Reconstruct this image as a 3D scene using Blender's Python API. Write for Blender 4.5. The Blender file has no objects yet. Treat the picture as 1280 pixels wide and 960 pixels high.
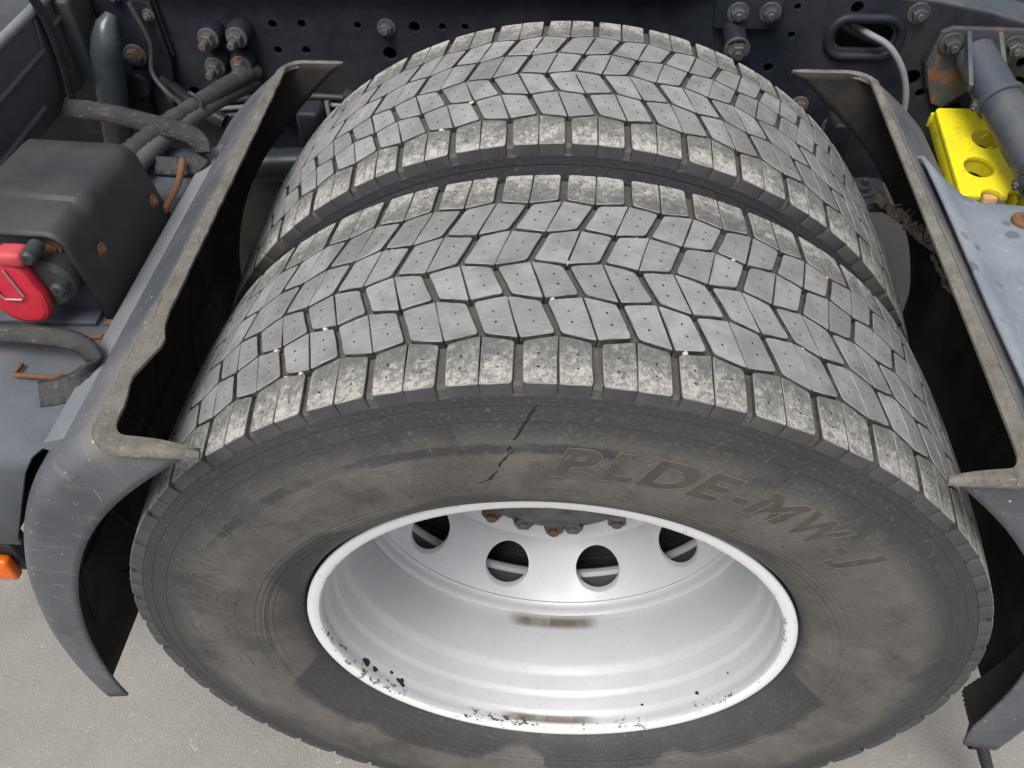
import bpy, bmesh, math, random
import numpy as np
from mathutils import Vector, Matrix, Euler

rnd = random.Random(7)
R = math.radians
scene = bpy.context.scene
COL = scene.collection

# ------------------------------------------------------------------ camera
cam_d = bpy.data.cameras.new('camera')
cam_d.sensor_width = 36.0
cam_d.lens = 1086.35 / 1280 * 36
cam_d.clip_start = 0.02
cam_d.clip_end = 300
cam = bpy.data.objects.new('camera', cam_d)
cam.location = (0.00856, -0.62735, 1.51530)
cam.rotation_euler = (0.747547, 0.017027, 0.071227)
COL.objects.link(cam)
scene.camera = cam

# ------------------------------------------------------------------ sky and sun (bright overcast)
SUN_EL, SUN_AZ = 62, 205          # degrees; azimuth clockwise from +Y
world = bpy.data.worlds.new('World')
scene.world = world
world.use_nodes = True
wn = world.node_tree
bg = wn.nodes['Background']
sky = wn.nodes.new('ShaderNodeTexSky')
sky.sky_type = 'NISHITA'
sky.sun_disc = False
sky.sun_elevation = R(SUN_EL)
sky.sun_rotation = R(SUN_AZ)
sky.air_density = 1.0
sky.dust_density = 6.0
sky.ozone_density = 1.0
hs = wn.nodes.new('ShaderNodeHueSaturation')
hs.inputs['Saturation'].default_value = 0.30
wn.links.new(sky.outputs[0], hs.inputs['Color'])
wn.links.new(hs.outputs[0], bg.inputs['Color'])
bg.inputs['Strength'].default_value = 0.095

sun_d = bpy.data.lights.new('sun', 'SUN')
sun_d.energy = 1.5
sun_d.angle = R(28)
sun_d.color = (1.0, 0.97, 0.92)
sun = bpy.data.objects.new('sun', sun_d)
sdir = Vector((math.sin(R(SUN_AZ)) * math.cos(R(SUN_EL)), math.cos(R(SUN_AZ)) * math.cos(R(SUN_EL)), math.sin(R(SUN_EL))))
sun.rotation_euler = (-sdir).to_track_quat('-Z', 'Y').to_euler()
sun.location = sdir * 5
COL.objects.link(sun)

vs = scene.view_settings
vs.view_transform = 'Standard'
vs.look = 'None'
vs.gamma = 1
vs.use_curve_mapping = False
vs.exposure = 0.56

# ------------------------------------------------------------------ material helpers
class NT:
    def __init__(s, name):
        s.m = bpy.data.materials.new(name)
        s.m.use_nodes = True
        s.t = s.m.node_tree
        s.b = s.t.nodes['Principled BSDF']
        s._tc = None
    def n(s, typ, **kw):
        x = s.t.nodes.new(typ)
        for k, v in kw.items():
            setattr(x, k, v)
        return x
    def put(s, sock, v):
        if isinstance(v, bpy.types.NodeSocket):
            s.t.links.new(v, sock)
        elif v is not None:
            if isinstance(v, (tuple, list)) and len(v) == 3 and sock.type == 'RGBA':
                v = (*v, 1)
            sock.default_value = v
    def obj(s):
        if not s._tc:
            s._tc = s.n('ShaderNodeTexCoord')
        return s._tc.outputs['Object']
    def rand(s):
        return s.n('ShaderNodeObjectInfo').outputs['Random']
    def math(s, op, a, b=None, clamp=False):
        x = s.n('ShaderNodeMath', operation=op, use_clamp=clamp)
        s.put(x.inputs[0], a)
        if b is not None:
            s.put(x.inputs[1], b)
        return x.outputs[0]
    def vec(s, x, y, z):
        c = s.n('ShaderNodeCombineXYZ')
        for i, v in enumerate((x, y, z)):
            s.put(c.inputs[i], v)
        return c.outputs[0]
    def sep(s, v):
        c = s.n('ShaderNodeSeparateXYZ')
        s.put(c.inputs[0], v)
        return c.outputs
    def vadd(s, a, b, op='ADD'):
        x = s.n('ShaderNodeVectorMath', operation=op)
        s.put(x.inputs[0], a)
        s.put(x.inputs[1], b)
        return x.outputs[0]
    def noise(s, v, scale, detail=4, rough=.55, dist=0):
        x = s.n('ShaderNodeTexNoise')
        s.put(x.inputs['Vector'], v)
        x.inputs['Scale'].default_value = scale
        x.inputs['Detail'].default_value = detail
        x.inputs['Roughness'].default_value = rough
        x.inputs['Distortion'].default_value = dist
        return x.outputs[0]
    def vor(s, v, scale, feature='F1'):
        x = s.n('ShaderNodeTexVoronoi', feature=feature)
        s.put(x.inputs['Vector'], v)
        x.inputs['Scale'].default_value = scale
        return x.outputs['Distance']
    def mr(s, v, a, b, c=0., d=1., smooth=True):
        x = s.n('ShaderNodeMapRange')
        if smooth:
            x.interpolation_type = 'SMOOTHSTEP'
        s.put(x.inputs[0], v)
        for i, q in enumerate((a, b, c, d)):
            x.inputs[i + 1].default_value = q
        return x.outputs[0]
    def mix(s, f, a, b):
        x = s.n('ShaderNodeMix', data_type='RGBA')
        s.put(x.inputs[0], f)
        s.put(x.inputs[6], a)
        s.put(x.inputs[7], b)
        return x.outputs[2]
    def bump(s, h, dist=.001, strength=1., nrm=None):
        x = s.n('ShaderNodeBump')
        x.inputs['Strength'].default_value = strength
        x.inputs['Distance'].default_value = dist
        s.put(x.inputs['Height'], h)
        if nrm is not None:
            s.put(x.inputs['Normal'], nrm)
        return x.outputs[0]
    def out(s, col, rough=.6, nrm=None, metal=0., spec=.5):
        s.put(s.b.inputs['Base Color'], col)
        s.put(s.b.inputs['Roughness'], rough)
        s.put(s.b.inputs['Metallic'], metal)
        s.put(s.b.inputs['Specular IOR Level'], spec)
        if nrm is not None:
            s.put(s.b.inputs['Normal'], nrm)
        return s.m
    def offs(s):
        """object coordinates shifted by the object's random value"""
        r = s.math('MULTIPLY', s.rand(), 37.)
        return s.vadd(s.obj(), s.vec(r, r, r))
    def polar(s):
        x, y, z = s.sep(s.obj())
        r = s.math('SQRT', s.math('ADD', s.math('MULTIPLY', x, x), s.math('MULTIPLY', z, z)))
        th = s.math('ARCTAN2', x, z)
        return r, th, y

def band(N, v, c, half, soft):
    """1 inside c±half, fading over soft"""
    d = N.math('ABSOLUTE', N.math('SUBTRACT', v, c))
    return N.mr(d, half, half + soft, 1., 0.)

def plain(name, col, col2=None, rough=.5, scale=18, bump=.0004, metal=0., dust=None, dust_amt=.5, spec=.5, fine=260, rough2=None):
    """painted / plastic surface: two tones, fine grain, optional dust"""
    N = NT(name)
    v = N.offs()
    a = N.noise(v, scale, 5, .6)
    b = N.noise(v, fine, 3, .6)
    c = N.mix(N.mr(a, .35, .68), col, col2 or tuple(q * .72 for q in col))
    if dust:
        d = N.math('MULTIPLY', N.mr(N.noise(v, scale * .7, 6, .68), .40, .70), dust_amt)
        c = N.mix(d, c, dust)
    c = N.mix(N.mr(b, .3, .75, 0., .28), c, tuple(min(1, q * 1.35 + .008) for q in col))
    h = N.math('ADD', N.math('MULTIPLY', a, .5), N.math('MULTIPLY', b, .5))
    ro = N.mr(a, .3, .75, rough, rough2 if rough2 else min(1, rough + .18))
    return N.out(c, ro, N.bump(h, bump), metal, spec)

def rusty(name, paint, amt=.5, rough=.6):
    N = NT(name)
    v = N.offs()
    m = N.mr(N.noise(v, 26, 7, .7), .62 - amt * .3, .72 - amt * .22)
    ru = N.mix(N.noise(v, 120, 5, .7), (.075, .034, .017), (.235, .115, .058))
    c = N.mix(m, N.mix(N.noise(v, 60), paint, tuple(q * .6 for q in paint)), ru)
    h = N.noise(v, 190, 5, .7)
    return N.out(c, N.mr(m, 0, 1, rough, .9), N.bump(h, .0012))

def tread_mat():
    N = NT('worn_tread_rubber')
    v = N.offs()
    o = N.obj()
    a = N.noise(v, 40, 5, .6)
    c = N.mix(N.mr(a, .3, .7), (.235, .238, .240), (.335, .337, .335))
    # each block worn a little differently
    rv = N.rand()
    c = N.mix(N.math('MULTIPLY', rv, .5), c, (.145, .147, .150))
    pw = N.n('ShaderNodeNewGeometry').outputs['Position']
    sm = N.mr(N.noise(pw, 7, 5, .62, .6), .52, .66)
    c = N.mix(N.math('MULTIPLY', sm, .55), c, (.105, .108, .114))
    sc = N.noise(N.vadd(v, (1., 14., 1.), 'MULTIPLY'), 55, 4, .7)
    c = N.mix(N.mr(sc, .56, .70, 0, .6), c, (.44, .44, .43))
    gr_ = N.noise(v, 130, 7, .75)
    c = N.mix(N.mr(gr_, .56, .68, 0, .5), c, (.13, .132, .135))
    sp = N.noise(v, 420, 3, .7)
    c = N.mix(N.mr(sp, .62, .78, 0, .6), c, (.10, .10, .10))
    gr = N.noise(v, 900, 2, .6)
    h = N.math('ADD', N.math('MULTIPLY', gr_, .6), N.math('ADD', N.math('MULTIPLY', sp, .4), N.math('MULTIPLY', gr, .3)))
    return N.out(c, N.mr(a, .3, .7, .55, .75), N.bump(h, .0013), spec=.4)

def shoulder_mat():
    N = NT('chewed_shoulder_rubber')
    v = N.offs()
    y = N.math('ABSOLUTE', N.sep(N.obj())[1])
    a = N.noise(v, 34, 5, .65)
    w = N.noise(v, 150, 8, .80, .5)
    w2 = N.noise(N.vadd(v, (1., .45, 1.), 'MULTIPLY'), 420, 5, .75)
    edge = N.mr(y, .098, .146, -.05, .055)                 # scuffing grows towards the tyre's edge
    c = N.mix(a, (.150, .149, .146), (.235, .232, .224))
    k = N.math('ADD', N.math('ADD', N.math('MULTIPLY', w, .6), N.math('MULTIPLY', w2, .4)), edge)
    k = N.math('ADD', k, N.math('MULTIPLY', N.math('SUBTRACT', a, .5), .28))
    c = N.mix(N.mr(k, .43, .54, 0, .75), c, (.42, .408, .378))
    c = N.mix(N.mr(k, .525, .585, 0, .9), c, (.66, .64, .59))
    d = N.mr(w2, .54, .64)
    c = N.mix(N.math('MULTIPLY', d, .7), c, (.075, .075, .075))
    h = N.math('ADD', w, N.math('MULTIPLY', w2, .7))
    return N.out(c, .82, N.bump(h, .0034), spec=.3)

def groove_mat():
    N = NT('dusty_groove_rubber')
    v = N.offs()
    a = N.noise(v, 90, 5, .65)
    b = N.noise(v, 500, 3, .6)
    c = N.mix(N.mr(a, .35, .7), (.030, .029, .028), (.095, .088, .078))
    return N.out(c, .9, N.bump(b, .0006), spec=.3)

def carcass_mat(name='dusty_sidewall_rubber', dusty=1.):
    """tyre body: dusty brown-grey sidewall, wiped dark streaks, dark shoulder band, dark patches by the bead"""
    N = NT(name)
    r, th, y = N.polar()
    o = N.obj()
    pv = N.vec(N.math('MULTIPLY', th, .4), r, y)            # stretched along the tyre
    n1 = N.noise(o, 9, 6, .62)
    n2 = N.noise(pv, 40, 5, .65)
    n3 = N.noise(o, 160, 4, .65)
    n4 = N.noise(o, 900, 3, .65)
    rubber = N.mix(n1, (.026, .028, .033), (.052, .056, .064))
    dust = N.mix(N.mr(n1, .3, .7), (.098, .091, .082), (.165, .154, .139))
    # dust thins out towards the shoulder, with a ragged limit
    rr = N.math('ADD', r, N.math('MULTIPLY', N.math('SUBTRACT', n1, .5), .05))
    dm = N.mr(rr, .420, .462, .95, .07)
    dm = N.math('MULTIPLY', dm, N.mr(n2, .22, .55, .66, 1.))
    sm = N.math('MULTIPLY', N.mr(N.noise(N.vec(N.math('MULTIPLY', th, .5), r, 1.7), 9, 5, .62), .48, .62), N.mr(r, .39, .44))
    dm = N.math('MULTIPLY', dm, N.math('SUBTRACT', 1., N.math('MULTIPLY', sm, .75)))
    # wiped streak along the sidewall
    wr = N.math('ADD', .4265, N.math('MULTIPLY', N.math('SUBTRACT', n2, .5), .010))
    stre = N.math('MULTIPLY', band(N, N.math('SUBTRACT', r, wr), 0, .0035, .004), N.mr(N.noise(pv, 18, 4, .6), .34, .5))
    stre = N.math('MULTIPLY', stre, band(N, th, -.42, .52, .12))
    dm = N.math('MULTIPLY', dm, N.math('SUBTRACT', 1., N.math('MULTIPLY', stre, .8)))
    # blurred wiped patches where hands and hoses rubbed the dust off
    pat = N.mr(N.noise(N.vec(N.math('MULTIPLY', th, .32), N.math('MULTIPLY', r, .9), .37), 13, 3, .5), .60, .68)
    dm = N.math('MULTIPLY', dm, N.math('SUBTRACT', 1., N.math('MULTIPLY', pat, .42)))
    # clean black areas next to the rim, scalloped outline
    lim = N.math('ADD', .309, N.math('MULTIPLY', N.mr(N.noise(N.vec(N.math('MULTIPLY', th, .55), 0., 3.1), 2.3, 2, .5), .47, .58), .044))
    clean = N.mr(N.math('ADD', N.math('SUBTRACT', r, lim), N.math('MULTIPLY', N.math('SUBTRACT', n2, .5), .012)), -.006, .008, 1., 0.)
    dm = N.math('MULTIPLY', dm, N.math('SUBTRACT', 1., N.math('MULTIPLY', clean, .82)))
    dm = N.math('MULTIPLY', dm, N.mr(y, -.05, .0, dusty, .12))  # inward side gets little dust colour, to stand for shade between the tyres
    c = N.mix(dm, rubber, dust)
    c = N.mix(N.mr(n3, .58, .75, 0, .35), c, (.26, .245, .22))
    c = N.mix(N.mr(n4, .62, .74, 0, .5), c, (.035, .035, .035))
    # fine moulded circles
    rip = N.math('SINE', N.math('MULTIPLY', r, 900.))
    rip = N.math('MULTIPLY', rip, band(N, r, .345, .012, .004))
    h = N.math('ADD', N.math('MULTIPLY', n3, .5), N.math('MULTIPLY', n4, .5))
    h = N.math('ADD', h, N.math('MULTIPLY', rip, .25))
    # groove floors (radius near the tread) are dusty
    fl = N.math('MULTIPLY', N.mr(r, .484, .488), N.mr(N.math('ABSOLUTE', y), .1485, .1470))
    c = N.mix(fl, c, N.mix(N.noise(o, 70, 5, .65), (.034, .032, .030), (.130, .121, .108)))
    fine = N.noise(N.vec(N.math('MULTIPLY', th, .45), N.math('MULTIPLY', r, 1.), y), 260, 5, .72)
    c = N.mix(N.mr(fine, .56, .70, 0, .45), c, (.040, .040, .041))
    c = N.mix(N.mr(fine, .44, .34, 0, .30), c, (.24, .225, .20))
    h = N.math('ADD', h, N.math('MULTIPLY', fine, .5))
    ro = N.mr(dm, 0, 1, .50, .88)
    return N.out(c, ro, N.bump(h, .0012), spec=.38)

def silver_mat():
    """silver wheel paint: chips on the lip, dirty puddle marks at the lowest point"""
    N = NT('silver_wheel_paint')
    r, th, y = N.polar()
    o = N.obj()
    pv = N.vec(N.math('MULTIPLY', th, .28), r, y)
    n1 = N.noise(o, 12, 5, .6)
    n2 = N.noise(pv, 120, 4, .65)
    c = N.mix(n1, (.51, .525, .55), (.58, .595, .615))
    # road film: faint streaks
    c = N.mix(N.mr(n2, .52, .75, 0, .30), c, (.40, .385, .36))
    # polished-white outer lip
    lip = N.math('MULTIPLY', N.mr(y, -.1195, -.1225), N.mr(r, .282, .287))
    c = N.mix(lip, c, (.84, .845, .85))
    # puddle stain at the bottom of the barrel
    thb = N.math('SUBTRACT', 3.14159, N.math('ABSOLUTE', N.math('SUBTRACT', th, -.02)))
    st = N.math('ADD', band(N, y, -.1085, .0035, .004), band(N, y, .044, .003, .012))
    st = N.math('MULTIPLY', st, N.mr(N.math('ADD', thb, N.math('MULTIPLY', N.math('SUBTRACT', N.noise(pv, 30, 2, .5), .5), .08)),   .15, .30, 1., 0.))
    st = N.math('MULTIPLY', st, N.mr(N.noise(pv, 28, 3, .5), .25, .6, .62, 1.))
    c = N.mix(N.math('MULTIPLY', st, .86), c, (.105, .080, .042))
    # paint chips
    chz = N.math('MULTIPLY', N.mr(y, -.104, -.114), N.mr(n1, .44, .60))
    ch = N.mr(N.noise(N.vec(N.math('MULTIPLY', th, .22), r, N.math('MULTIPLY', y, .8)), 85, 5, .62), .635, .645, smooth=False)
    inner_edge = band(N, r, .2855, .0022, .002)
    ch2 = N.mr(N.noise(N.vec(N.math('MULTIPLY', th, .2), r, y), 150, 5, .65), .565, .575, smooth=False)
    ch = N.math('MULTIPLY', N.math('MAXIMUM', N.math('MULTIPLY', ch, .9), N.math('MULTIPLY', ch2, inner_edge)), chz, True)
    speck = N.mr(N.noise(o, 210, 2, .5), .80, .805, smooth=False)
    ch = N.math('MAXIMUM', ch, speck)
    c = N.mix(ch, c, N.mix(N.noise(o, 60), (.02, .018, .016), (.10, .045, .018)))
    brake = N.math('MULTIPLY', N.mr(y, .076, .080), N.mr(y, .1265, .1245))  # rear barrel darkened: brake dust plus the shade behind the disc, in the colour
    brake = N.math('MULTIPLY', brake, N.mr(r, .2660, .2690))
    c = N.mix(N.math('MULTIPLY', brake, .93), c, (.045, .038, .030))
    h = N.math('ADD', N.math('MULTIPLY', N.noise(o, 500, 3, .6), .25), N.math('MULTIPLY', ch, -1.))
    return N.out(c, N.mr(n1, .3, .7, .44, .56), N.bump(h, .0004), metal=N.mr(lip, 0, 1, .20, .0), spec=.45)

def asphalt_mat():
    N = NT('pale_asphalt')
    o = N.obj()
    a = N.noise(o, 3.2, 6, .62)
    b = N.vor(o, 210)
    g = N.noise(o, 330, 4, .7)
    c = N.mix(N.mr(a, .3, .7), (.245, .232, .214), (.300, .286, .265))
    c = N.mix(N.mr(g, .50, .70, 0, .5), c, (.40, .385, .36))
    c = N.mix(N.mr(N.noise(o, 620, 2, .6), .56, .70, 0, .55), c, (.12, .115, .105))
    c = N.mix(N.mr(N.noise(o, 75, 3, .6), .66, .72, 0, .5), c, (.50, .46, .40))
    c = N.mix(N.mr(N.noise(o, 11, 6, .66), .54, .66, 0, .12), c, (.15, .142, .13))
    c = N.mix(N.mr(N.vor(o, 120), .13, .08, 0, .55), c, (.50, .48, .44))
    h = N.math('ADD', b, g)
    return N.out(c, .93, N.bump(h, .0008), spec=.3)

def fender_out():
    N = NT('weathered_black_plastic')
    v = N.obj()
    a = N.noise(v, 7, 6, .62)
    s = N.noise(N.vadd(v, (3., 1., 14.), 'MULTIPLY'), 9, 5, .65)
    f = N.noise(v, 420, 3, .6)
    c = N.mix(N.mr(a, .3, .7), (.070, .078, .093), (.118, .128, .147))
    c = N.mix(N.mr(s, .54, .72, 0, .5), c, (.20, .202, .205))
    z = N.sep(v)[2]
    top = N.math('MULTIPLY', N.mr(N.math('ADD', z, N.math('MULTIPLY', N.math('SUBTRACT', a, .5), .09)), .892, .920), .7)
    c = N.mix(top, c, (.18, .168, .145))
    c = N.mix(N.mr(N.noise(v, 170, 2, .5), .71, .73, 0, .8), c, (.50, .49, .47))
    c = N.mix(N.mr(N.noise(v, 34, 7, .72), .56, .68, 0, .4), c, (.215, .20, .175))
    sc = N.noise(N.vadd(v, (40., 6., 2.5), 'MULTIPLY'), 6, 3, .6)
    c = N.mix(N.mr(sc, .66, .70, 0, .5), c, (.30, .30, .30))
    return N.out(c, N.mr(a, .3, .7, .46, .62), N.bump(N.math('ADD', f, N.math('MULTIPLY', a, .6)), .0005))

def fender_lip():
    N = NT('dirty_cut_edge')
    v = N.obj()
    a = N.noise(v, 24, 6, .68)
    s = N.noise(N.vadd(v, (6., .8, 6.), 'MULTIPLY'), 30, 5, .7)
    c = N.mix(N.mr(a, .3, .7), (.200, .190, .168), (.118, .110, .096))
    c = N.mix(N.mr(s, .52, .70, 0, .8), c, (.085, .066, .048))
    c = N.mix(N.mr(N.noise(v, 260, 4, .7), .58, .7, 0, .6), c, (.34, .33, .305))
    return N.out(c, .85, N.bump(N.math('ADD', a, N.noise(v, 300, 4, .7)), .0016), spec=.3)

def fender_in():
    N = NT('muddy_black_liner')
    v = N.obj()
    a = N.noise(v, 11, 6, .65)
    f = N.noise(v, 320, 3, .7)
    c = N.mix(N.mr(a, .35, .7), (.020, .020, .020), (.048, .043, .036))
    c = N.mix(N.mr(f, .62, .72, 0, .6), c, (.12, .10, .08))
    return N.out(c, .75, N.bump(N.math('ADD', a, f), .0012), spec=.3)

def blue_plate():
    N = NT('weathered_blue_grey_plate')
    v = N.obj()
    a = N.noise(v, 8, 5, .6)
    c = N.mix(N.mr(a, .3, .7), (.150, .178, .212), (.235, .262, .295))
    sp = N.mr(N.vor(N.vadd(v, N.vec(N.math('MULTIPLY', N.noise(v, 40, 4, .6), .03), 0., 0.)), 30), .20, .27, 1, 0)
    sp = N.math('MULTIPLY', sp, N.mr(N.noise(v, 14, 2), .40, .48))
    c = N.mix(N.math('MULTIPLY', sp, .8), c, (.10, .115, .13))
    c = N.mix(N.mr(N.noise(v, 60, 6, .7), .56, .7, 0, .4), c, (.42, .43, .44))
    c = N.mix(N.mr(N.noise(v, 220, 3, .7), .67, .71, 0, .7), c, (.09, .09, .09))
    return N.out(c, N.mr(a, .3, .7, .38, .55), N.bump(N.noise(v, 300, 4, .65), .0004))

def yellow_mat():
    N = NT('yellow_plastic')
    v = N.obj()
    a = N.noise(v, 14, 5, .6)
    c = N.mix(N.mr(a, .3, .7), (.80, .70, .015), (.72, .62, .02))
    c = N.mix(N.mr(N.noise(v, 45, 6, .7), .54, .70, 0, .5), c, (.34, .28, .07))
    return N.out(c, .42, N.bump(N.noise(v, 320, 3), .0003))

def strap_mat():
    N = NT('perished_rubber_strap')
    v = N.obj()
    a = N.noise(v, 22, 6, .68)
    s = N.noise(N.vadd(v, (4., 20., 20.), 'MULTIPLY'), 11, 4, .7)
    c = N.mix(N.mr(a, .35, .68), (.012, .0125, .014), (.034, .033, .032))
    c = N.mix(N.mr(s, .56, .70, 0, .6), c, (.16, .13, .09))
    return N.out(c, .62, N.bump(N.math('ADD', a, N.noise(v, 240, 4, .7)), .0012))

NAVY = (.010, .013, .021)
M = dict(
    tread=tread_mat(), shoulder=shoulder_mat(), groove=groove_mat(), carcass=carcass_mat(), carcass_in=carcass_mat('shaded_inner_sidewall_rubber', .15), silver=silver_mat(),
    asphalt=asphalt_mat(), fout=fender_out(), flip=fender_lip(), fin=fender_in(), plate=blue_plate(), yellow=yellow_mat(),
    strap=strap_mat(),
    edge=plain('worn_block_edge', (.27, .265, .255), (.12, .12, .118), .7, 45, .0008),
    flank=plain('dark_flank_rubber', (.050, .052, .058), (.068, .070, .076), .6, 30, .0006, 0, (.11, .10, .09), .35),
    letter=plain('raised_letter_rubber', (.062, .054, .046), (.084, .074, .063), .85, 60, .0008),
    outline=plain('letter_outline_rubber', (.125, .113, .097), (.095, .086, .075), .8, 60, .0004),
    mark=plain('black_mark', (.008, .008, .009), None, .6, 90),
    nut=rusty('rusty_nut', (.12, .10, .09), .55), hub=plain('dull_grey_steel', (.10, .11, .12), (.06, .065, .07), .55, 40, .0006, .3, (.20, .15, .10), .5),
    rail=plain('navy_chassis_paint', NAVY, (.016, .020, .029), .38, 10, .0004, 0, (.062, .062, .064), .5, fine=160, spec=.26),
    rail_edge=rusty('rusted_plate_edge', (.20, .20, .19), .75),
    top_plate=rusty('grey_blue_top_plate', (.26, .29, .32), .30),
    bolt=rusty('dirty_bolt', (.10, .10, .105), .42), bolt_clean=plain('grey_bolt', (.062, .068, .078), (.036, .040, .047), .42, 40, .0006, .2, (.17, .15, .12), .45),
    black=plain('black_plastic', (.022, .0235, .027), (.034, .036, .040), .50, 14, .0006, 0, (.095, .093, .09), .32),
    dpanel=plain('dark_grey_panel', (.060, .066, .078), (.046, .050, .060), .48, 9, .0004, 0, (.13, .125, .115), .32),
    shelf=plain('weathered_grey_shelf', (.135, .155, .185), (.20, .215, .235), .50, 7, .0004, 0, (.27, .26, .24), .45),
    inset=plain('blue_grey_inset_panel', (.060, .075, .100), (.045, .055, .074), .5, 16, .0004, 0, (.15, .13, .10), .4),
    red=plain('red_plastic', (.58, .022, .045), (.47, .018, .035), .42, 22, .0004, 0, (.34, .15, .14), .45),
    steel=plain('bright_steel', (.55, .54, .52), (.42, .41, .40), .35, 60, .0003, .8),
    pipe=plain('teal_black_pipe', (.040, .055, .066), (.028, .038, .046), .22, 10, .0003, 0, (.12, .11, .095), .3),
    hose=plain('grey_hose', (.040, .042, .046), (.028, .029, .032), .55, 30, .0006, 0, (.11, .105, .095), .4),
    hose2=plain('pale_grey_hose', (.085, .090, .098), (.060, .063, .070), .5, 30, .0005, 0, (.16, .15, .135), .35),
    cable=plain('grey_cable', (.20, .215, .235), (.15, .16, .18), .45, 30),
    tube=plain('slate_tube_paint', (.050, .062, .080), (.038, .047, .062), .38, 12, .0004, 0, (.20, .17, .13), .4),
    flange=rusty('rusty_flange_plate', (.062, .068, .078), .45),
    rust=rusty('rust', (.25, .11, .05), .95),
    orange=plain('orange_lens', (.85, .16, .012), (.78, .13, .01), .22, 30, .0003),
    torn=plain('torn_muddy_fibre', (.20, .165, .128), (.075, .060, .047), .92, 70, .003),
    stone=plain('pale_grit', (.62, .58, .50), (.45, .40, .33), .9, 90, .0008),
    tan=plain('tan_plastic', (.55, .36, .17), (.45, .28, .13), .5, 40),
    rubber=plain('black_rubber_mat', (.026, .027, .028), (.04, .04, .04), .7, 30, .0008, 0, (.10, .092, .08), .3),
)

# ------------------------------------------------------------------ object helpers
def tag(o, label=None, cat=None, group=None, kind=None):
    for k, v in (('label', label), ('category', cat), ('group', group), ('kind', kind)):
        if v:
            o[k] = v
    return o

def thing(name, loc, label, cat, group=None):
    o = bpy.data.objects.new(name, None)
    o.empty_display_size = .05
    o.location = loc
    COL.objects.link(o)
    return tag(o, label, cat, group)

def link(name, me, parent=None, loc=None, rot=None, scale=None):
    o = bpy.data.objects.new(name, me)
    COL.objects.link(o)
    if parent is not None:
        o.parent = parent
        bpy_parent_world(o)
    if loc is not None:
        o.location = loc
    if rot is not None:
        o.rotation_euler = rot
    if scale is not None:
        o.scale = scale
    return o

def world_loc(o):
    p = Vector((0, 0, 0))
    while o is not None:
        p += Vector(o.location)
        o = o.parent
    return p

def bpy_parent_world(o):
    """meshes are written in world coordinates: cancel the parent's offset"""
    o.location = -world_loc(o.parent)

def mesh(name, verts, faces, mats, smooth=True, midx=None, angle=None):
    me = bpy.data.meshes.new(name)
    me.from_pydata([tuple(map(float, v)) for v in verts], [], faces)
    for m in (mats if isinstance(mats, (list, tuple)) else [mats]):
        me.materials.append(m)
    if midx is not None:
        me.polygons.foreach_set('material_index', midx)
    me.update()
    if smooth:
        me.polygons.foreach_set('use_smooth', [True] * len(me.polygons))
        if angle is not None:
            me.set_sharp_from_angle(angle=R(angle))
    return me

def bm_mesh(name, bm, mats, smooth=True, angle=35):
    bmesh.ops.recalc_face_normals(bm, faces=bm.faces)
    me = bpy.data.meshes.new(name)
    bm.to_mesh(me)
    bm.free()
    for m in (mats if isinstance(mats, (list, tuple)) else [mats]):
        me.materials.append(m)
    if smooth:
        me.polygons.foreach_set('use_smooth', [True] * len(me.polygons))
        me.set_sharp_from_angle(angle=R(angle))
    return me

def lathe(name, prof, mat, n=160, angle=30, closed=False, axis_z=0.):
    """profile [(r, y)] turned about the Y axis"""
    m = len(prof)
    V, F = [], []
    for i in range(n):
        a = 2 * math.pi * i / n
        s, c = math.sin(a), math.cos(a)
        for r, y in prof:
            V.append((r * s, y, r * c + axis_z))
    for i in range(n):
        j = (i + 1) % n
        for k in range(m - 1 + (1 if closed else 0)):
            k2 = (k + 1) % m
            F.append((i * m + k, i * m + k2, j * m + k2, j * m + k))
    return mesh(name, V, F, mat, True, None, angle)

def box_bm(x0, x1, y0, y1, z0, z1, bev=.002, seg=2, bm=None):
    own = bm is None
    b = bmesh.new()
    bmesh.ops.create_cube(b, size=1)
    for v in b.verts:
        v.co = ((x0 + x1) / 2 + v.co.x * (x1 - x0), (y0 + y1) / 2 + v.co.y * (y1 - y0), (z0 + z1) / 2 + v.co.z * (z1 - z0))
    if bev:
        bmesh.ops.bevel(b, geom=list(b.edges), offset=bev, segments=seg, affect='EDGES', profile=.5)
    if own:
        return b
    tmp = bpy.data.meshes.new('tmp')
    b.to_mesh(tmp)
    b.free()
    bm.from_mesh(tmp)
    bpy.data.meshes.remove(tmp)
    return bm

def plate(name, outline, holes, thick, mat, bevel=.0015, mx=None):
    """flat plate with round / shaped holes; drawn in XY, then placed by matrix mx"""
    cu = bpy.data.curves.new('tmp', 'CURVE')
    cu.dimensions = '2D'
    cu.fill_mode = 'BOTH'
    cu.extrude = max(thick / 2 - bevel, 1e-5)
    cu.bevel_depth = bevel
    cu.bevel_resolution = 1
    cu.offset = -bevel
    for pts in [outline] + holes:
        sp = cu.splines.new('POLY')
        sp.points.add(len(pts) - 1)
        for p, q in zip(sp.points, pts):
            p.co = (q[0], q[1], 0, 1)
        sp.use_cyclic_u = True
    ob = bpy.data.objects.new('tmp', cu)
    COL.objects.link(ob)
    dg = bpy.context.evaluated_depsgraph_get()
    me = bpy.data.meshes.new_from_object(ob.evaluated_get(dg))
    bpy.data.objects.remove(ob)
    bpy.data.curves.remove(cu)
    me.name = name
    me.materials.clear()
    me.materials.append(mat)
    if mx is not None:
        me.transform(mx)
    me.polygons.foreach_set('use_smooth', [True] * len(me.polygons))
    me.set_sharp_from_angle(angle=R(30))
    return me

def circle(x, y, r, n=28):
    return [(x + r * math.cos(2 * math.pi * i / n), y + r * math.sin(2 * math.pi * i / n)) for i in range(n)]

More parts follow.
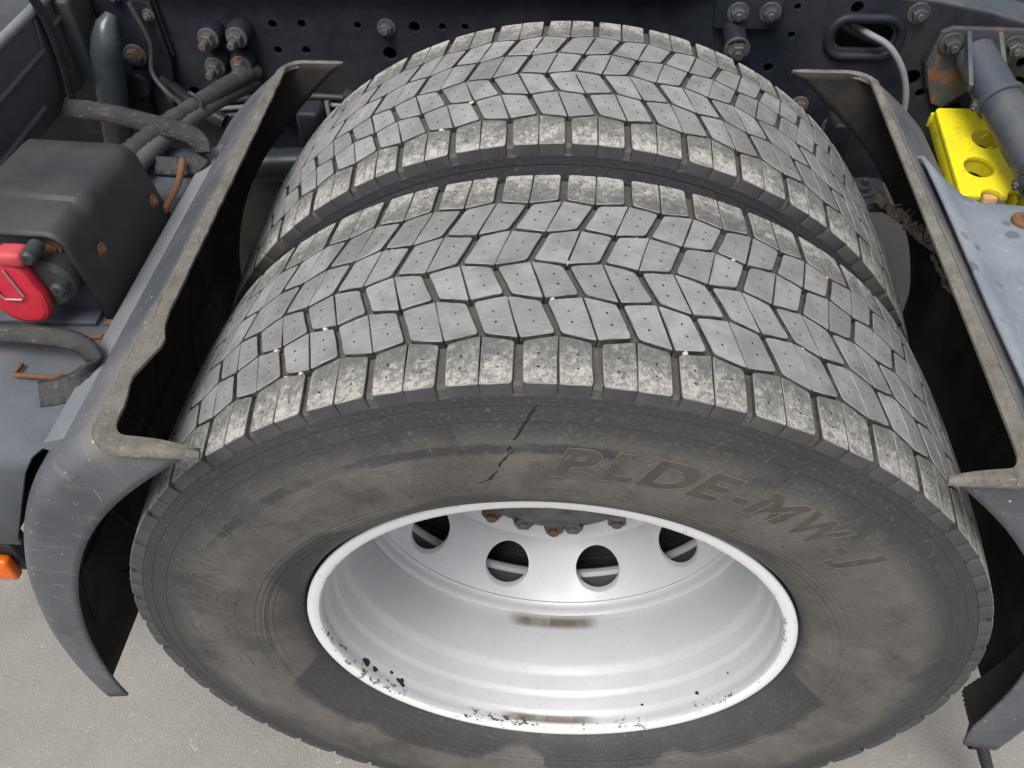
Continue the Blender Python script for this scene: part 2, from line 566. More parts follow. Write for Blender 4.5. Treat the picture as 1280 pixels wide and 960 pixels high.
def roundrect(x0, x1, y0, y1, r, n=6):
    P = []
    for cx, cy, a in ((x1 - r, y1 - r, 0), (x0 + r, y1 - r, 90), (x0 + r, y0 + r, 180), (x1 - r, y0 + r, 270)):
        for i in range(n + 1):
            t = R(a + 90 * i / n)
            P.append((cx + r * math.cos(t), cy + r * math.sin(t)))
    return P

XZ = Matrix(((1, 0, 0, 0), (0, 0, -1, 0), (0, 1, 0, 0), (0, 0, 0, 1)))      # XY drawing -> XZ wall (normal -Y)

def smooth_path(pts, n=8):
    """Catmull-Rom"""
    P = [Vector(p) for p in pts]
    P = [P[0] * 2 - P[1]] + P + [P[-1] * 2 - P[-2]]
    out = []
    for i in range(1, len(P) - 2):
        for k in range(n):
            t = k / n
            a, b, c, d = P[i - 1], P[i], P[i + 1], P[i + 2]
            out.append(.5 * ((2 * b) + (c - a) * t + (2 * a - 5 * b + 4 * c - d) * t * t + (3 * b - a - 3 * c + d) * t ** 3))
    out.append(P[-2].copy())
    return out

def tube(name, path, rad, mat, n=14, caps=True, angle=40, closed=False):
    """rad: number or function(i, length so far)"""
    V, F = [], []
    up = Vector((0, 0, 1))
    L = 0
    for i, p in enumerate(path):
        t = (path[(i + 1) % len(path)] - path[i - 1]) if closed else (path[min(i + 1, len(path) - 1)] - path[max(i - 1, 0)])
        t.normalize()
        if i:
            L += (p - path[i - 1]).length
        s = Vector((0, 1, 0)) if closed else t.cross(up)
        if s.length < 1e-3:
            s = t.cross(Vector((0, 1, 0)))
        s.normalize()
        u = s.cross(t)
        r = rad(i, L) if callable(rad) else rad
        for k in range(n):
            a = 2 * math.pi * k / n
            V.append(p + (s * math.cos(a) + u * math.sin(a)) * r)
    for i in range(len(path) - (0 if closed else 1)):
        i2 = (i + 1) % len(path)
        for k in range(n):
            k2 = (k + 1) % n
            F.append((i * n + k, i * n + k2, i2 * n + k2, i2 * n + k))
    if caps and not closed:
        F.append(tuple(range(n))[::-1])
        F.append(tuple((len(path) - 1) * n + k for k in range(n)))
    return mesh(name, V, F, mat, True, None, angle)

def ribbon(name, path, side, width, thick, mat, notch=None):
    """strap: rectangular section swept along path; side(i) = direction of its width"""
    V, F = [], []
    for i, p in enumerate(path):
        t = (path[min(i + 1, len(path) - 1)] - path[max(i - 1, 0)]).normalized()
        s = Vector(side(i)).normalized()
        s = (s - t * s.dot(t)).normalized()
        u = s.cross(t)
        w = (width(i) if callable(width) else width) / 2
        h = thick / 2
        k = thick * .35
        for a, b in ((-w, -h + k), (-w + k, -h), (w - k, -h), (w, -h + k), (w, h - k), (w - k, h), (w * .3, h + (notch(i) if notch else 0)), (-w * .3, h + (notch(i) if notch else 0)), (-w + k, h), (-w, h - k)):
            V.append(p + s * a + u * b)
    m = 10
    for i in range(len(path) - 1):
        for k in range(m):
            k2 = (k + 1) % m
            F.append((i * m + k, i * m + k2, (i + 1) * m + k2, (i + 1) * m + k))
    F.append(tuple(range(m))[::-1])
    F.append(tuple((len(path) - 1) * m + k for k in range(m)))
    me = mesh(name, V, F, mat, True, None, 50)
    return me

def bolt_mesh(name, mat, head=.010, washer=.0145, stick=.012, hexh=.008):
    """hex bolt along -Y, its base at the origin: washer, nut, thread end"""
    bm = bmesh.new()
    def ring(r, y, n, ph=0):
        return [bm.verts.new((r * math.cos(2 * math.pi * k / n + ph), y, r * math.sin(2 * math.pi * k / n + ph))) for k in range(n)]
    def skin(a, b):
        n = len(a)
        for k in range(n):
            bm.faces.new((a[k], a[(k + 1) % n], b[(k + 1) % n], b[k]))
    w = [ring(washer, 0, 20), ring(washer, -.0025, 20), ring(washer - .001, -.0032, 20), ring(head * .6, -.0032, 20)]
    for a, b in zip(w, w[1:]):
        skin(a, b)
    h = [ring(head, -.002, 6), ring(head, -.0032 - hexh * .85, 6), ring(head * .86, -.0032 - hexh, 6)]
    for a, b in zip(h, h[1:]):
        skin(a, b)
    bm.faces.new(h[-1])
    e = [ring(head * .52, -.003 - hexh, 14), ring(head * .52, -.003 - hexh - stick, 14), ring(head * .42, -.004 - hexh - stick, 14)]
    for a, b in zip(e, e[1:]):
        skin(a, b)
    bm.faces.new(e[-1])
    return bm_mesh(name, bm, mat, True, 30)

# ------------------------------------------------------------------ ground
gv = [(-60, -60, -.008), (60, -60, -.008), (60, 60, -.008), (-60, 60, -.008)]
ground = link('ground', mesh('ground', gv, [(0, 1, 2, 3)], M['asphalt'], False))
tag(ground, 'pale grey asphalt ground under the truck', 'ground', None, 'structure')

# ------------------------------------------------------------------ wheels
PITCH = 3.75
B = [-.1485, -.0985, -.0505, -.0040, .0440, .0930, .1485]
OFS = [3.45, 3.30, 1.72, 0., 1.35, 2.95, 3.10]
RT = .507

def crown(y):
    return RT - .0078 * (min(abs(y), .1485) / .1485) ** 2.6

SW = [(.4800, .1494), (.4745, .1506), (.4735, .1500), (.4660, .1516), (.4580, .1538), (.4570, .1534), (.440, .1566), (.420, .1590), (.400, .1598), (.380, .1590),
      (.360, .1562), (.345, .1522), (.3445, .1512), (.330, .1452), (.318, .1372), (.309, .1290), (.304, .1200), (.299, .1120), (.290, .108)]

def sw_y(r):
    rs = [a for a, b in SW][::-1]
    ys = [b for a, b in SW][::-1]
    return float(np.interp(r, rs, ys))

def wide(row, j):
    return (j + row) % 2 == 0

def block_mesh(row, par, var):
    rg = random.Random(row * 100 + par * 10 + var)
    k0, k1 = row - 1, row
    def pt(j, k):
        z = 0
        if 0 < k < 6:
            z = -.0030 if wide(k, j) else .0030
        return ((j - par - .5) * PITCH + OFS[k], B[k] + z)
    def hw(j):
        base = (.0042 if row in (1, 6) else .0033) if wide(row, j) else .00085
        return base / .503 * 180 / math.pi
    g0 = 0 if row == 1 else .0018
    g1 = 0 if row == 6 else .0018
    jl, jr = par, par + 1
    c = []
    for j, k, sg in ((jl, k0, 1), (jr, k0, -1), (jr, k1, -1), (jl, k1, 1)):
        t, y = pt(j, k)
        c.append([R(t + sg * hw(j)) * .503 + rg.uniform(-.0007, .0007), y + (g0 if k == k0 else -g1) + rg.uniform(-.0004, .0004), wide(row, j)])
    # rounded corners and mid-edge points
    poly = []
    for i in range(4):
        p = Vector(c[i][:2])
        a = Vector(c[i - 1][:2])
        b = Vector(c[(i + 1) % 4][:2])
        q = .0032 if c[i][2] else .0009
        pa = p + (a - p).normalized() * q
        pb = p + (b - p).normalized() * q
        poly.append(pa)
        if q > .002:
            poly.append((pa + pb) * .25 + p * .5)
        poly.append(pb)
        for f in ((.5,) if i % 2 else (.33, .66)):
            e = pb + (b - pb) * f
            n = Vector((-(b - p).y, (b - p).x)).normalized()
            poly.append(e + n * rg.uniform(-.0006, .0004))
    cen = sum(poly, Vector((0, 0))) / len(poly)
    bm = bmesh.new()
    m = len(poly)
    def ringv(scale_in, depth, side=False):
        vs_ = []
        for p in poly:
            d = (cen - p)
            q = p + d.normalized() * scale_in
            vs_.append(bm.verts.new((q.x, q.y, -depth)))
        return vs_
    top = ringv(.0008, 0)
    mid = ringv(0., .0007)
    # extra level: on the free shoulder side the wall runs down the tyre's flank
    lo = ringv(-.0006, .011)
    def skin(a, b):
        fs = []
        for k in range(m):
            f = bm.faces.new((a[k], a[(k + 1) % m], b[(k + 1) % m], b[k]))
            fs.append(f)
        return fs
    for f in skin(top, mid):
        f.material_index = 3
    for f in skin(mid, lo):
        f.material_index = 1
    if row in (1, 6):
        for f in bm.faces:
            if f.material_index == 1 and all(abs(v.co.y) > .1465 for v in f.verts):
                f.material_index = 2
    # two small pin holes per block
    sl = R(OFS[k1] - OFS[k0]) * .503
    holes = []
    for s in (-1, 1):
        f = s * .14
        hx = cen.x + f * sl + rg.uniform(-.0006, .0006)
        hy = cen.y + f * (B[k1] - B[k0]) + rg.uniform(-.0006, .0006)
        rr = rg.choice((.0010, .0012, .0013))
        ring = [bm.verts.new((hx + rr * math.cos(R(60 * q)), hy + rr * math.sin(R(60 * q)), 0)) for q in range(6)]
        low = [bm.verts.new((v.co.x, v.co.y, -.0022)) for v in ring]
        for q in range(6):
            f_ = bm.faces.new((ring[q], ring[(q + 1) % 6], low[(q + 1) % 6], low[q]))
            f_.material_index = 1
        f_ = bm.faces.new(low)
        f_.material_index = 1
        holes.append(ring)
    bm.edges.ensure_lookup_table()
    ed = set()
    for ring in [top] + holes:
        for q in range(len(ring)):
            e = bm.edges.get((ring[q], ring[(q + 1) % len(ring)]))
            if e is None:
                e = bm.edges.new((ring[q], ring[(q + 1) % len(ring)]))
            ed.add(e)
    res = bmesh.ops.triangle_fill(bm, use_beauty=True, use_dissolve=False, edges=list(ed), normal=(0, 0, 1))
    # map (arc, y, depth) to the tyre
    for v in bm.verts:
        a = v.co.x / .503
        y = v.co.y
        dep = -v.co.z
        r = crown(y) - dep
        if row in (1, 6) and abs(y) > .1470 and dep > .003:
            r = .4848
            y = math.copysign(.1492, y)
        v.co = (r * math.sin(a), y, r * math.cos(a))
    bmesh.ops.recalc_face_normals(bm, faces=bm.faces)
    me = bpy.data.meshes.new('tread_block')
    bm.to_mesh(me)
    bm.free()
    me.materials.append(M['shoulder'] if row in (1, 6) else M['tread'])
    me.materials.append(M['groove'])
    me.materials.append(M['flank'])
    me.materials.append(M['edge'])
    me.polygons.foreach_set('use_smooth', [True] * len(me.polygons))
    me.set_sharp_from_angle(angle=R(32))
    return me

BLOCKS = {(row, par, var): block_mesh(row, par, var) for row in range(1, 7) for par in (0, 1) for var in range(4)}

def tyre_profile():
    P = []
    def floor(y):
        return crown(y) - .0046
    ys = []
    for k in range(1, 6):
        ys += [(B[k] - .0055, 0), (B[k] - .0040, 1), (B[k] + .0040, 1), (B[k] + .0055, 0)]
    P.append((.4795, -.1496))
    P.append((.4842, -.1492))
    P.append((.4858, -.1474))
    P.append((.4925, -.1458))
    P.append((floor(.142), -.1415))
    for y, deep in ys:
        P.append((floor(y) - (.0085 if deep else 0), y))
    P.append((floor(.142), .1415))
    P.append((.4925, .1458))
    P.append((.4858, .1474))
    P.append((.4842, .1492))
    P.append((.4795, .1496))
    right = [(r, y) for r, y in SW[1:]]
    left = [(r, -y) for r, y in SW[1:]][::-1]
    return left + P + right

TYRE_ME = lathe('tyre', tyre_profile(), M['carcass'], 288, 28)

def make_tyre(parent, yc, th0, ang_lim):
    me0 = TYRE_ME
    if yc > .1:
        me0 = TYRE_ME.copy()
        me0.materials[0] = M['carcass_in']  # darker copy for the inner tyre, shade between the tyres put into its colour
    ty = link('tyre', me0, parent, loc=(0, 0, .5))
    rest_v, rest_f, rest_m = [], [], []
    off = 0
    for j in range(96):
        for row in range(1, 7):
            th = th0 + (j + .5) * PITCH
            mid = th + (OFS[row - 1] + OFS[row]) / 2
            a = (mid + 180) % 360 - 180
            var = rnd.randrange(4)
            me = BLOCKS[(row, j % 2, var)]
            if abs(a) <= ang_lim:
                b = link('tread_block', me, ty, loc=(0, 0, 0), rot=(0, R(th), 0))
            else:
                co = np.empty(len(me.vertices) * 3)
                me.vertices.foreach_get('co', co)
                co = co.reshape(-1, 3)
                s, c = math.sin(R(th)), math.cos(R(th))
                q = np.stack([co[:, 0] * c + co[:, 2] * s, co[:, 1], -co[:, 0] * s + co[:, 2] * c], 1)
                rest_v.append(q)
                for p in me.polygons:
                    rest_f.append([off + v for v in p.vertices])
                    rest_m.append(p.material_index if row in (1, 6) else (4, 1, 2, 3)[p.material_index])
                off += len(q)
    rv = np.concatenate(rest_v)
    rm = mesh('tread_blocks', rv, rest_f, [M['shoulder'], M['groove'], M['flank'], M['edge'], M['tread']], True, rest_m, 32)
    tag(link('tread_blocks', rm, ty, loc=(0, 0, 0)), None, None, None, 'stuff')
    return ty

# rim
RIM_PROF = [(.2985, -.1175), (.3005, -.1200), (.3005, -.1228), (.2985, -.1244), (.2955, -.1250), (.2905, -.1244), (.2868, -.1228), (.2845, -.1200), (.2834, -.1165), (.2834, -.1130), (.2836, -.1085),
            (.2832, -.1035), (.2810, -.0985), (.2802, -.095), (.2798, -.078), (.2792, -.0735), (.2768, -.069), (.2762, -.066), (.2758, -.046), (.2750, -.041), (.2722, -.033), (.2716, -.026), (.2720, .010), (.2736, .035), (.2744, .050), (.2744, .080), (.2744, .118), (.2700, .1280), (.2682, .1325),
            (.2686, .1380), (.2720, .1420), (.2860, .1410), (.2985, .1380), (.3005, .1340), (.2985, .1300), (.2860, .1250), (.2800, .1180), (.2785, .100), (.2785, .000), (.2800, -.060), (.2870, -.1080), (.2985, -.1175)]
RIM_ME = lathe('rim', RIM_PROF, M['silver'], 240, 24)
DISC_PROF = [(.2748, .0560), (.2715, .0535), (.2685, .0540), (.2668, .0575), (.2662, .0640), (.2656, .0700), (.2640, .0728), (.2632, .0740), (.2640, .0752), (.2645, .0765)]

def cone(s):
    """s 0..1 along the disc cone -> (r, y)"""
    P = [(0, .2645, .0765), (.12, .2590, .0860), (.5, .2380, .1195), (.88, .2165, .1525), (1., .2115, .1625)]
    return (float(np.interp(s, [p[0] for p in P], [p[1] for p in P])), float(np.interp(s, [p[0] for p in P], [p[2] for p in P])))

DISC_IN = [(.2115, .1625), (.2075, .1670), (.2000, .1700), (.1880, .1715), (.130, .1715), (.095, .1715)]

def disc_mesh(flip=False):
    bm = bmesh.new()
    n8 = 10
    L = .1010                      # slant length of the cone
    H = .0360                      # hole radius
    sect = math.pi / 10
    def P(th, s, off=0.):
        r, y = cone(s)
        return Vector((r * math.sin(th), y + off, r * math.cos(th)))
    RM = .2380
    cache = {}
    def vert(p):
        k = (round(p.x, 5), round(p.y, 5), round(p.z, 5))
        if k not in cache:
            cache[k] = bm.verts.new(p)
        return cache[k]
    for s8 in range(n8):
        tc = R(18 + 36 * s8)
        hx, hy = sect * RM, L / 2
        angs = sorted(set([round(2 * math.pi * q / 56, 6) for q in range(56)] + [round(math.atan2(sy * hy, sx * hx) % (2 * math.pi), 6) for sx in (-1, 1) for sy in (-1, 1)]))
        rows = []
        for ph in angs:
            cx, sy = math.cos(ph), math.sin(ph)
            e = min(hx / abs(cx) if abs(cx) > 1e-9 else 1e9, hy / abs(sy) if abs(sy) > 1e-9 else 1e9)
            col = []
            for f in (0, .06, .2, .6, 1.):
                d = H + (e - H) * f
                col.append((d * cx, d * sy))
            rows.append(col)
        grid = []
        for col in rows:
            g = []
            for q, (u, w) in enumerate(col):
                s = min(max(.5 - w / L, 0), 1)
                g.append(vert(P(tc + u / RM, s, .0006 if q == 0 else 0.)))
            u, w = col[0]
            s = .5 - w / L
            g.append(bm.verts.new(P(tc + u / RM * 1.0, s) + Vector((0, .009, 0))))
            grid.append(g)
        m = len(grid)
        for i in range(m):
            a, b = grid[i], grid[(i + 1) % m]
            for q in range(4):
                vs_ = [a[q], a[q + 1], b[q + 1], b[q]]
                if len(set(vs_)) == 4:
                    bm.faces.new(vs_)
            bm.faces.new((a[0], b[0], b[5], a[5]))
    me = bm_mesh('disc', bm, M['silver'], True, 40)
    return me

DISC_CONE = disc_mesh()
DISC_RING = lathe('disc_edge', DISC_PROF, M['silver'], 192, 26)
DISC_FACE = lathe('mounting_face', DISC_IN, M['silver'], 128, 30)

def merge(name, mats, parts):
    bm = bmesh.new()
    for me, mx in parts:
        t = me.copy()
        if mx is not None:
            t.transform(mx)
        bm.from_mesh(t)
        bpy.data.meshes.remove(t)
    me = bpy.data.meshes.new(name)
    bm.to_mesh(me)
    bm.free()
    for m in (mats if isinstance(mats, (list, tuple)) else [mats]):
        me.materials.append(m)
    return me

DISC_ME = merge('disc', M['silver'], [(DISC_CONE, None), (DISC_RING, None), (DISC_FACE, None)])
FLIP = Matrix.Scale(-1, 4, (0, 1, 0))
nut_me = bolt_mesh('wheel_nut', M['nut'], .0165, .0195, .006, .020)
hub_bolt_me = bolt_mesh('hub_bolt', M['hub'], .0150, .0175, .002, .010)

def make_wheel(yc, th0, lim, label, outer):
    w = thing('truck_wheel', (0, yc, 0), label, 'wheel', 'twin rear wheels of the truck')
    ty = make_tyre(w, yc, th0, lim)
    if outer:
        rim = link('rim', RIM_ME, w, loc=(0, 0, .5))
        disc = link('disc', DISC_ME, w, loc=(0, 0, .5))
        for k in range(10):
            a = R(36 * k)
            link('wheel_nut', nut_me, w, loc=(.1675 * math.sin(a), .1712, .5 + .1675 * math.cos(a)), rot=(0, R(rnd.uniform(0, 60)), 0))
        hub = link('hub', lathe('hub', [(.146, .1716), (.144, .150), (.140, .138), (.132, .134), (.108, .134), (.100, .128), (.096, .112), (.090, .106), (.001, .106)], M['hub'], 64, 30), w, loc=(0, 0, .5))
        for k in range(10):
            a = R(36 * k + 18 + 4)
            link('hub_bolt', hub_bolt_me, hub, loc=(.124 * math.sin(a), .134, .124 * math.cos(a)))
    else:
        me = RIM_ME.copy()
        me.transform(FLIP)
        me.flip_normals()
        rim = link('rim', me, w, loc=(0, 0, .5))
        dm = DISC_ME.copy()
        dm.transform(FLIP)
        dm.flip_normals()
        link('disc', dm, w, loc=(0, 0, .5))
    return w, ty

w_out, tyre_out = make_wheel(0, -10.63, 88, 'near truck wheel with silver rim and dusty lettered sidewall', True)
w_in, tyre_in = make_wheel(.357, -7.02, 88, 'inner truck wheel behind the silver-rimmed one, only worn tread visible', False)

# brake drum that closes off the inside of the wheels
drum = thing('brake_drum', (0, .36, .5), 'dark brake drum inside the wheels, black through the vent holes', 'brake drum')
link('drum', lathe('drum', [(.001, .205), (.150, .205), (.205, .230), (.212, .250), (.212, .50), (.15, .51), (.001, .51)], M['rubber'], 64, 30, axis_z=.5), drum)

# --- lettering moulded on the sidewall
def text_mesh(txt, size, shear, outline, bold):
    cu = bpy.data.curves.new('tmp', 'FONT')
    cu.body = txt
    cu.size = size
    cu.shear = shear
    cu.offset = size * bold
    cu.resolution_u = 5
    cu.fill_mode = 'NONE' if outline else 'FRONT'
    if outline:
        cu.bevel_depth = outline
        cu.bevel_resolution = 1
    ob = bpy.data.objects.new('tmp', cu)
    COL.objects.link(ob)
    dg = bpy.context.evaluated_depsgraph_get()
    me = bpy.data.meshes.new_from_object(ob.evaluated_get(dg))
    bpy.data.objects.remove(ob)
    bpy.data.curves.remove(cu)
    return me

def wrap(me, th, r0, lift, mat, sx=1., name='letter', tilt=0.):
    bm = bmesh.new()
    bm.from_mesh(me)
    bpy.data.meshes.remove(me)
    for _ in range(2):
        lo = [e for e in bm.edges if e.calc_length() > .007]
        if lo:
            bmesh.ops.subdivide_edges(bm, edges=lo, cuts=1)
    xs = [v.co.x for v in bm.verts]
    x0 = min(xs)
    for v in bm.verts:
        x = (v.co.x - x0) * sx
        a = th + x / (r0 + .018)
        r = r0 + v.co.y
        y = -(sw_y(r) + lift + v.co.z)
        v.co = (r * math.sin(a), y, r * math.cos(a))
    m = bm_mesh(name, bm, mat, True, 50)
    return m

def letter(ch, th, r0, h, shear=.30, sx=1.15, ol=.0005, fill=True, name='letter', bold=.05):
    size = h / .70
    if fill:
        f = wrap(text_mesh(ch, size, shear, 0, bold), R(th), r0, .0003, M['letter'], sx)
        lo = link(name, f, tyre_out, loc=(0, 0, 0))
    o = wrap(text_mesh(ch, size, shear, ol, bold), R(th), r0, .0002, M['outline'], sx, 'letter_outline')
    ob = link('letter_outline', o, tyre_out, loc=(0, 0, 0))

for ch, th, sx in (('P', -.2, 1.25), ('L', 6.0, 1.12), ('D', 10.8, 1.22), ('E', 17.6, 1.2), ('-', 23.6, .9), ('M', 25.8, 1.2), ('W', 34.0, .92), ('-', 42.3, .9), ('J', 44.2, 1.3)):
    letter(ch, th, .3925, .0350, .28, sx)
for ch, th in (('D', -97.), ('O', -87.), ('E', -76.), ('N', -68.), ('T', -58.5)):
    letter(ch, th, .380, .050, .18, 1.1, .00045, False, 'letter', .03)
for ch, th in (('S', 89), ('I', 96.5), ('L', 105)):
    letter(ch, th, .384, .030, .2, 1.0, .00045, False)
letter('315/70 R 22.5', -5.2, .3600, .0105, .1, 1.30, .00022, False, 'letter', .0)

def mark(path, w, name='scratch_mark'):
    """dark gouge on the sidewall; path [(angle deg, radius)]"""
    P = [Vector((a, r, 0)) for a, r in path]
    pts = []
    for a, b in zip(P, P[1:]):
        for k in range(4):
            pts.append(a + (b - a) * (k / 4) + Vector((rnd.uniform(-.12, .12), rnd.uniform(-.0006, .0006), 0)))
    pts.append(P[-1])
    V, F = [], []
    n = len(pts)
    for i, p in enumerate(pts):
        q = w * (.35 + .65 * math.sin(math.pi * (i + .3) / n)) * rnd.uniform(.6, 1.2)
        dw = math.degrees(q / p.y) / 2
        for s in (-1, 1):
            a = R(p.x + s * dw)
            y = -(sw_y(p.y) + .0004)
            V.append((p.y * math.sin(a), y, p.y * math.cos(a)))
    for i in range(n - 1):
        F.append((2 * i, 2 * i + 1, 2 * i + 3, 2 * i + 2))
    link(name, mesh(name, V, F, M['mark']), tyre_out, loc=(0, 0, 0))

mark([(-1.7, .4745), (-2.3, .466), (-3.0, .455), (-4.4, .437)], .0034)
mark([(-4.9, .430), (-5.2, .424)], .0034)
mark([(-4.6, .4235), (-5.8, .414), (-6.4, .409), (-6.7, .403)], .0028)
mark([(-6.9, .398), (-7.8, .390), (-8.4, .384), (-10.6, .378)], .0030)
mark([(-9.1, .371), (-9.4, .369)], .0022)
# little mould hairs
for k in range(46):
    a = rnd.uniform(-130, 120)
    r0 = rnd.choice((.352, .366, .375, .441, .398))
    mark([(a, r0), (a + rnd.uniform(-.3, .3), r0 + rnd.uniform(.003, .007))], .0009, 'mould_hair')

# --- stones caught in the tread
def pebble(yc, th, y, s, sink=.003, label=''):
    bm = bmesh.new()
    bmesh.ops.create_icosphere(bm, subdivisions=2, radius=1)
    for v in bm.verts:
        v.co *= rnd.uniform(.8, 1.15)
    bm.transform(Matrix.Diagonal((s * rnd.uniform(.8, 1.4), s * rnd.uniform(.7, 1.1), s * .8, 1)))
    a = R(th)
    r = crown(y) - sink
    o = link('pebble', bm_mesh('pebble', bm, M['stone'], True, 40), None, (r * math.sin(a), yc + y, .5 + r * math.cos(a)), (0, a, rnd.uniform(0, 3)))
    tag(o, label, 'stone', 'stones caught in the tread grooves')

PEB = [(0, -1.2, .070, .0030), (0, .0, .052, .0022), (0, .55, .000, .0032), (0, -.6, -.052, .0032), (0, -25.6, -.049, .0030), (0, -29.4, -.0985, .0034), (0, -27.5, -.0985, .0028), (0, -32.5, -.052, .0030),
       (0, 12.6, -.0985, .0034), (0, 19.3, .046, .0032), (0, -4.8, -.0505, .0026), (.357, -16.8, -.0985, .0036), (.357, -13.2, -.050, .0028), (.357, .6, -.004, .0022), (.357, -5.2, .06, .0026), (.357, 2.2, .02, .0024), (.357, -30.1, -.06, .0034), (0, -38.5, -.0985, .0024), (0, -19.4, .044, .0022), (0, 8.1, .044, .0022), (0, 26.0, -.0505, .0026), (0, 33.4, .093, .0028), (.357, 12.4, -.0985, .0024), (.357, 21.0, .044, .0024), (.357, -22.6, .044, .0022)]
GN = ['groove beside the rim-side shoulder blocks', 'second groove from the rim side', 'middle groove', 'fourth groove from the rim side', 'groove beside the far shoulder blocks']
ORD = ['first', 'second', 'third', 'fourth', 'fifth', 'sixth', 'seventh', 'eighth']
def groove_of(y):
    return min(range(5), key=lambda k: abs(B[k + 1] - y))
for p in PEB:
    mates = sorted(q[1] for q in PEB if q[0] == p[0] and groove_of(q[2]) == groove_of(p[2]))
    tyre_word = 'near' if p[0] == 0 else 'inner'
    where = '' if len(mates) == 1 else ', %s from the left' % ORD[mates.index(p[1])]
    pebble(*p, label='pale stone in the %s tyre, %s%s' % (tyre_word, GN[groove_of(p[2])], where))

# ------------------------------------------------------------------ mudguards
def mudguard(side, label, ragged, yo):
    g = thing('mudguard', (side * .5, .18, .3), label, 'mudguard', 'cut-off mudguards at the twin wheels')
    A = [30, 37, 45, 57, 71, 81, 91, 103, 110]
    RIN = [.517, .519, .525, .536, .547, .556, .569, .590, .598]
    ROUT = [.583, .583, .588, .609, .612, .615, .622, .632, .636]
    if side > 0:
        A = [30, 37, 45, 55, 71, 85, 94, 100, 103, 106, 112]
        RIN = [.530, .534, .534, .536, .541, .545, .546, .550, .558, .572, .590]
        ROUT = [.583, .583, .588, .607, .612, .618, .624, .629, .632, .634, .638]
    AI = [30, 40, 46, 52, 57, 64, 70, 76, 88, 110]
    RINI = [.517, .517, .518, .524, .531, .540, .551, .567, .590, .606] if side > 0 else [.531, .530, .530, .532, .537, .547, .556, .564, .580, .606]
    ZC = .415
    yi = .545
    # section: (f, y, which)
    S = []
    for f in (0, .12, .3, .5, .68):
        S.append((f, yo, 0))
    for k in range(1, 7):
        a = R(90 * k / 6)
        S.append((.68 + .32 * math.sin(a), yo + .032 * (1 - math.cos(a)), 0))
    for q in range(1, 12):
        S.append((1., yo + .032 + (yi - yo - .064) * q / 12, 0))
    for k in range(7):
        a = R(90 * k / 6)
        S.append((1. - .32 * (1 - math.cos(a)), yi - .032 + .032 * math.sin(a), 1))
    for f in (.5, .3, .12, 0):
        S.append((f, yi, 1))
    NU = 36
    V = []
    def rho(f, th, w):
        ri = np.interp(th, AI, RINI) if w else np.interp(th, A, RIN)
        ro = np.interp(th, A, ROUT)
        return ri + (ro - ri) * f
    top = []
    for f, y, w in S:
        th = 42.
        for _ in range(20):
            th = math.degrees(math.acos(ZC / rho(f, th, w)))
        end = 104. + (1.5 if w or side > 0 else 0)
        for u in range(NU + 1):
            t = th + (end - th) * u / NU
            r = rho(f, t, w)
            V.append((side * r * math.sin(R(t)), y, .5 + r * math.cos(R(t))))
        top.append(Vector(V[-NU - 1]))
    F = []
    m = NU + 1
    for i in range(len(S) - 1):
        for u in range(NU):
            q = (i * m + u, i * m + u + 1, (i + 1) * m + u + 1, (i + 1) * m + u)
            F.append(q if side < 0 else q[::-1])
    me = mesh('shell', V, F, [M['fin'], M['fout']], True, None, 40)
    sh = link('shell', me, g)
    so = sh.modifiers.new('solid', 'SOLIDIFY')
    so.thickness = .004
    so.offset = 1 if side < 0 else 1
    so.material_offset = 1
    so.material_offset_rim = 1
    # dirty lip along the cut: strip that follows the section, turned towards the wheel
    V, F = [], []
    n = len(top)
    cen = Vector((side * .30, .18, top[0].z))
    corner = min(top, key=lambda q: q.y - abs(q.x))
    dense = smooth_path(top, 5)
    n = len(dense)
    inner, outer = [], []
    for i, p in enumerate(dense):
        t = (dense[min(i + 1, n - 1)] - dense[max(i - 1, 0)])
        t.z = 0
        t.normalize()
        nrm = Vector((-t.y, t.x, 0))
        if nrm.dot(cen - p) < 0:
            nrm = -nrm
        if p.y < yo + .004:                       # outer skirt: widest at the corner, rounded off at the tip
            w = .001 + .014 * min(1, abs(p.x - top[0].x) / .05) ** .6
        elif p.y < yi - .02:                      # along the arch: tapers towards the back
            w = .017 - .010 * (p.y - yo) / (yi - yo)
        else:
            w = .002
        if not ragged:
            w *= .85
        inner.append(p + nrm * w)
        outer.append(p - nrm * .0045)
    for _ in range(40):
        inner = [inner[0]] + [(inner[i - 1] + inner[i] * 2 + inner[i + 1]) / 4 for i in range(1, n - 1)] + [inner[-1]]
    for i, p in enumerate(dense):
        o_, i_ = outer[i], inner[i]
        nrm = (i_ - o_).normalized()
        if ragged and p.y > yo + .03:
            q = i_.y
            k = .009 * math.exp(-((q + .035) / .022) ** 2) - .005 * math.exp(-((q + .085) / .018) ** 2) + rnd.uniform(-.0006, .0006)
            i_ = i_ + nrm * k
        e = min(1, .25 + min(i, n - 1 - i) / 6)
        V += [o_ + Vector((0, 0, -.006)), o_ + Vector((0, 0, -.002)), o_ + nrm * .004 + Vector((0, 0, .0022 * e)), (o_ + i_) / 2 + Vector((0, 0, .0020 * e)), i_ + Vector((0, 0, -.0005)), i_ + Vector((0, 0, -.0040 * e)), p + nrm * .003 + Vector((0, 0, -.008 * e))]
    m = 7
    for i in range(n - 1):
        for k in range(m):
            k2 = (k + 1) % m
            F.append((i * m + k, i * m + k2, (i + 1) * m + k2, (i + 1) * m + k))
    F.append(tuple(range(m)))
    F.append(tuple((n - 1) * m + k for k in range(m)))
    bm = bmesh.new()
    tmp = mesh('t', V, F, M['flip'])
    bm.from_mesh(tmp)
    link('cut_edge', bm_mesh('cut_edge', bm, M['flip'], True, 45), g)
    return g

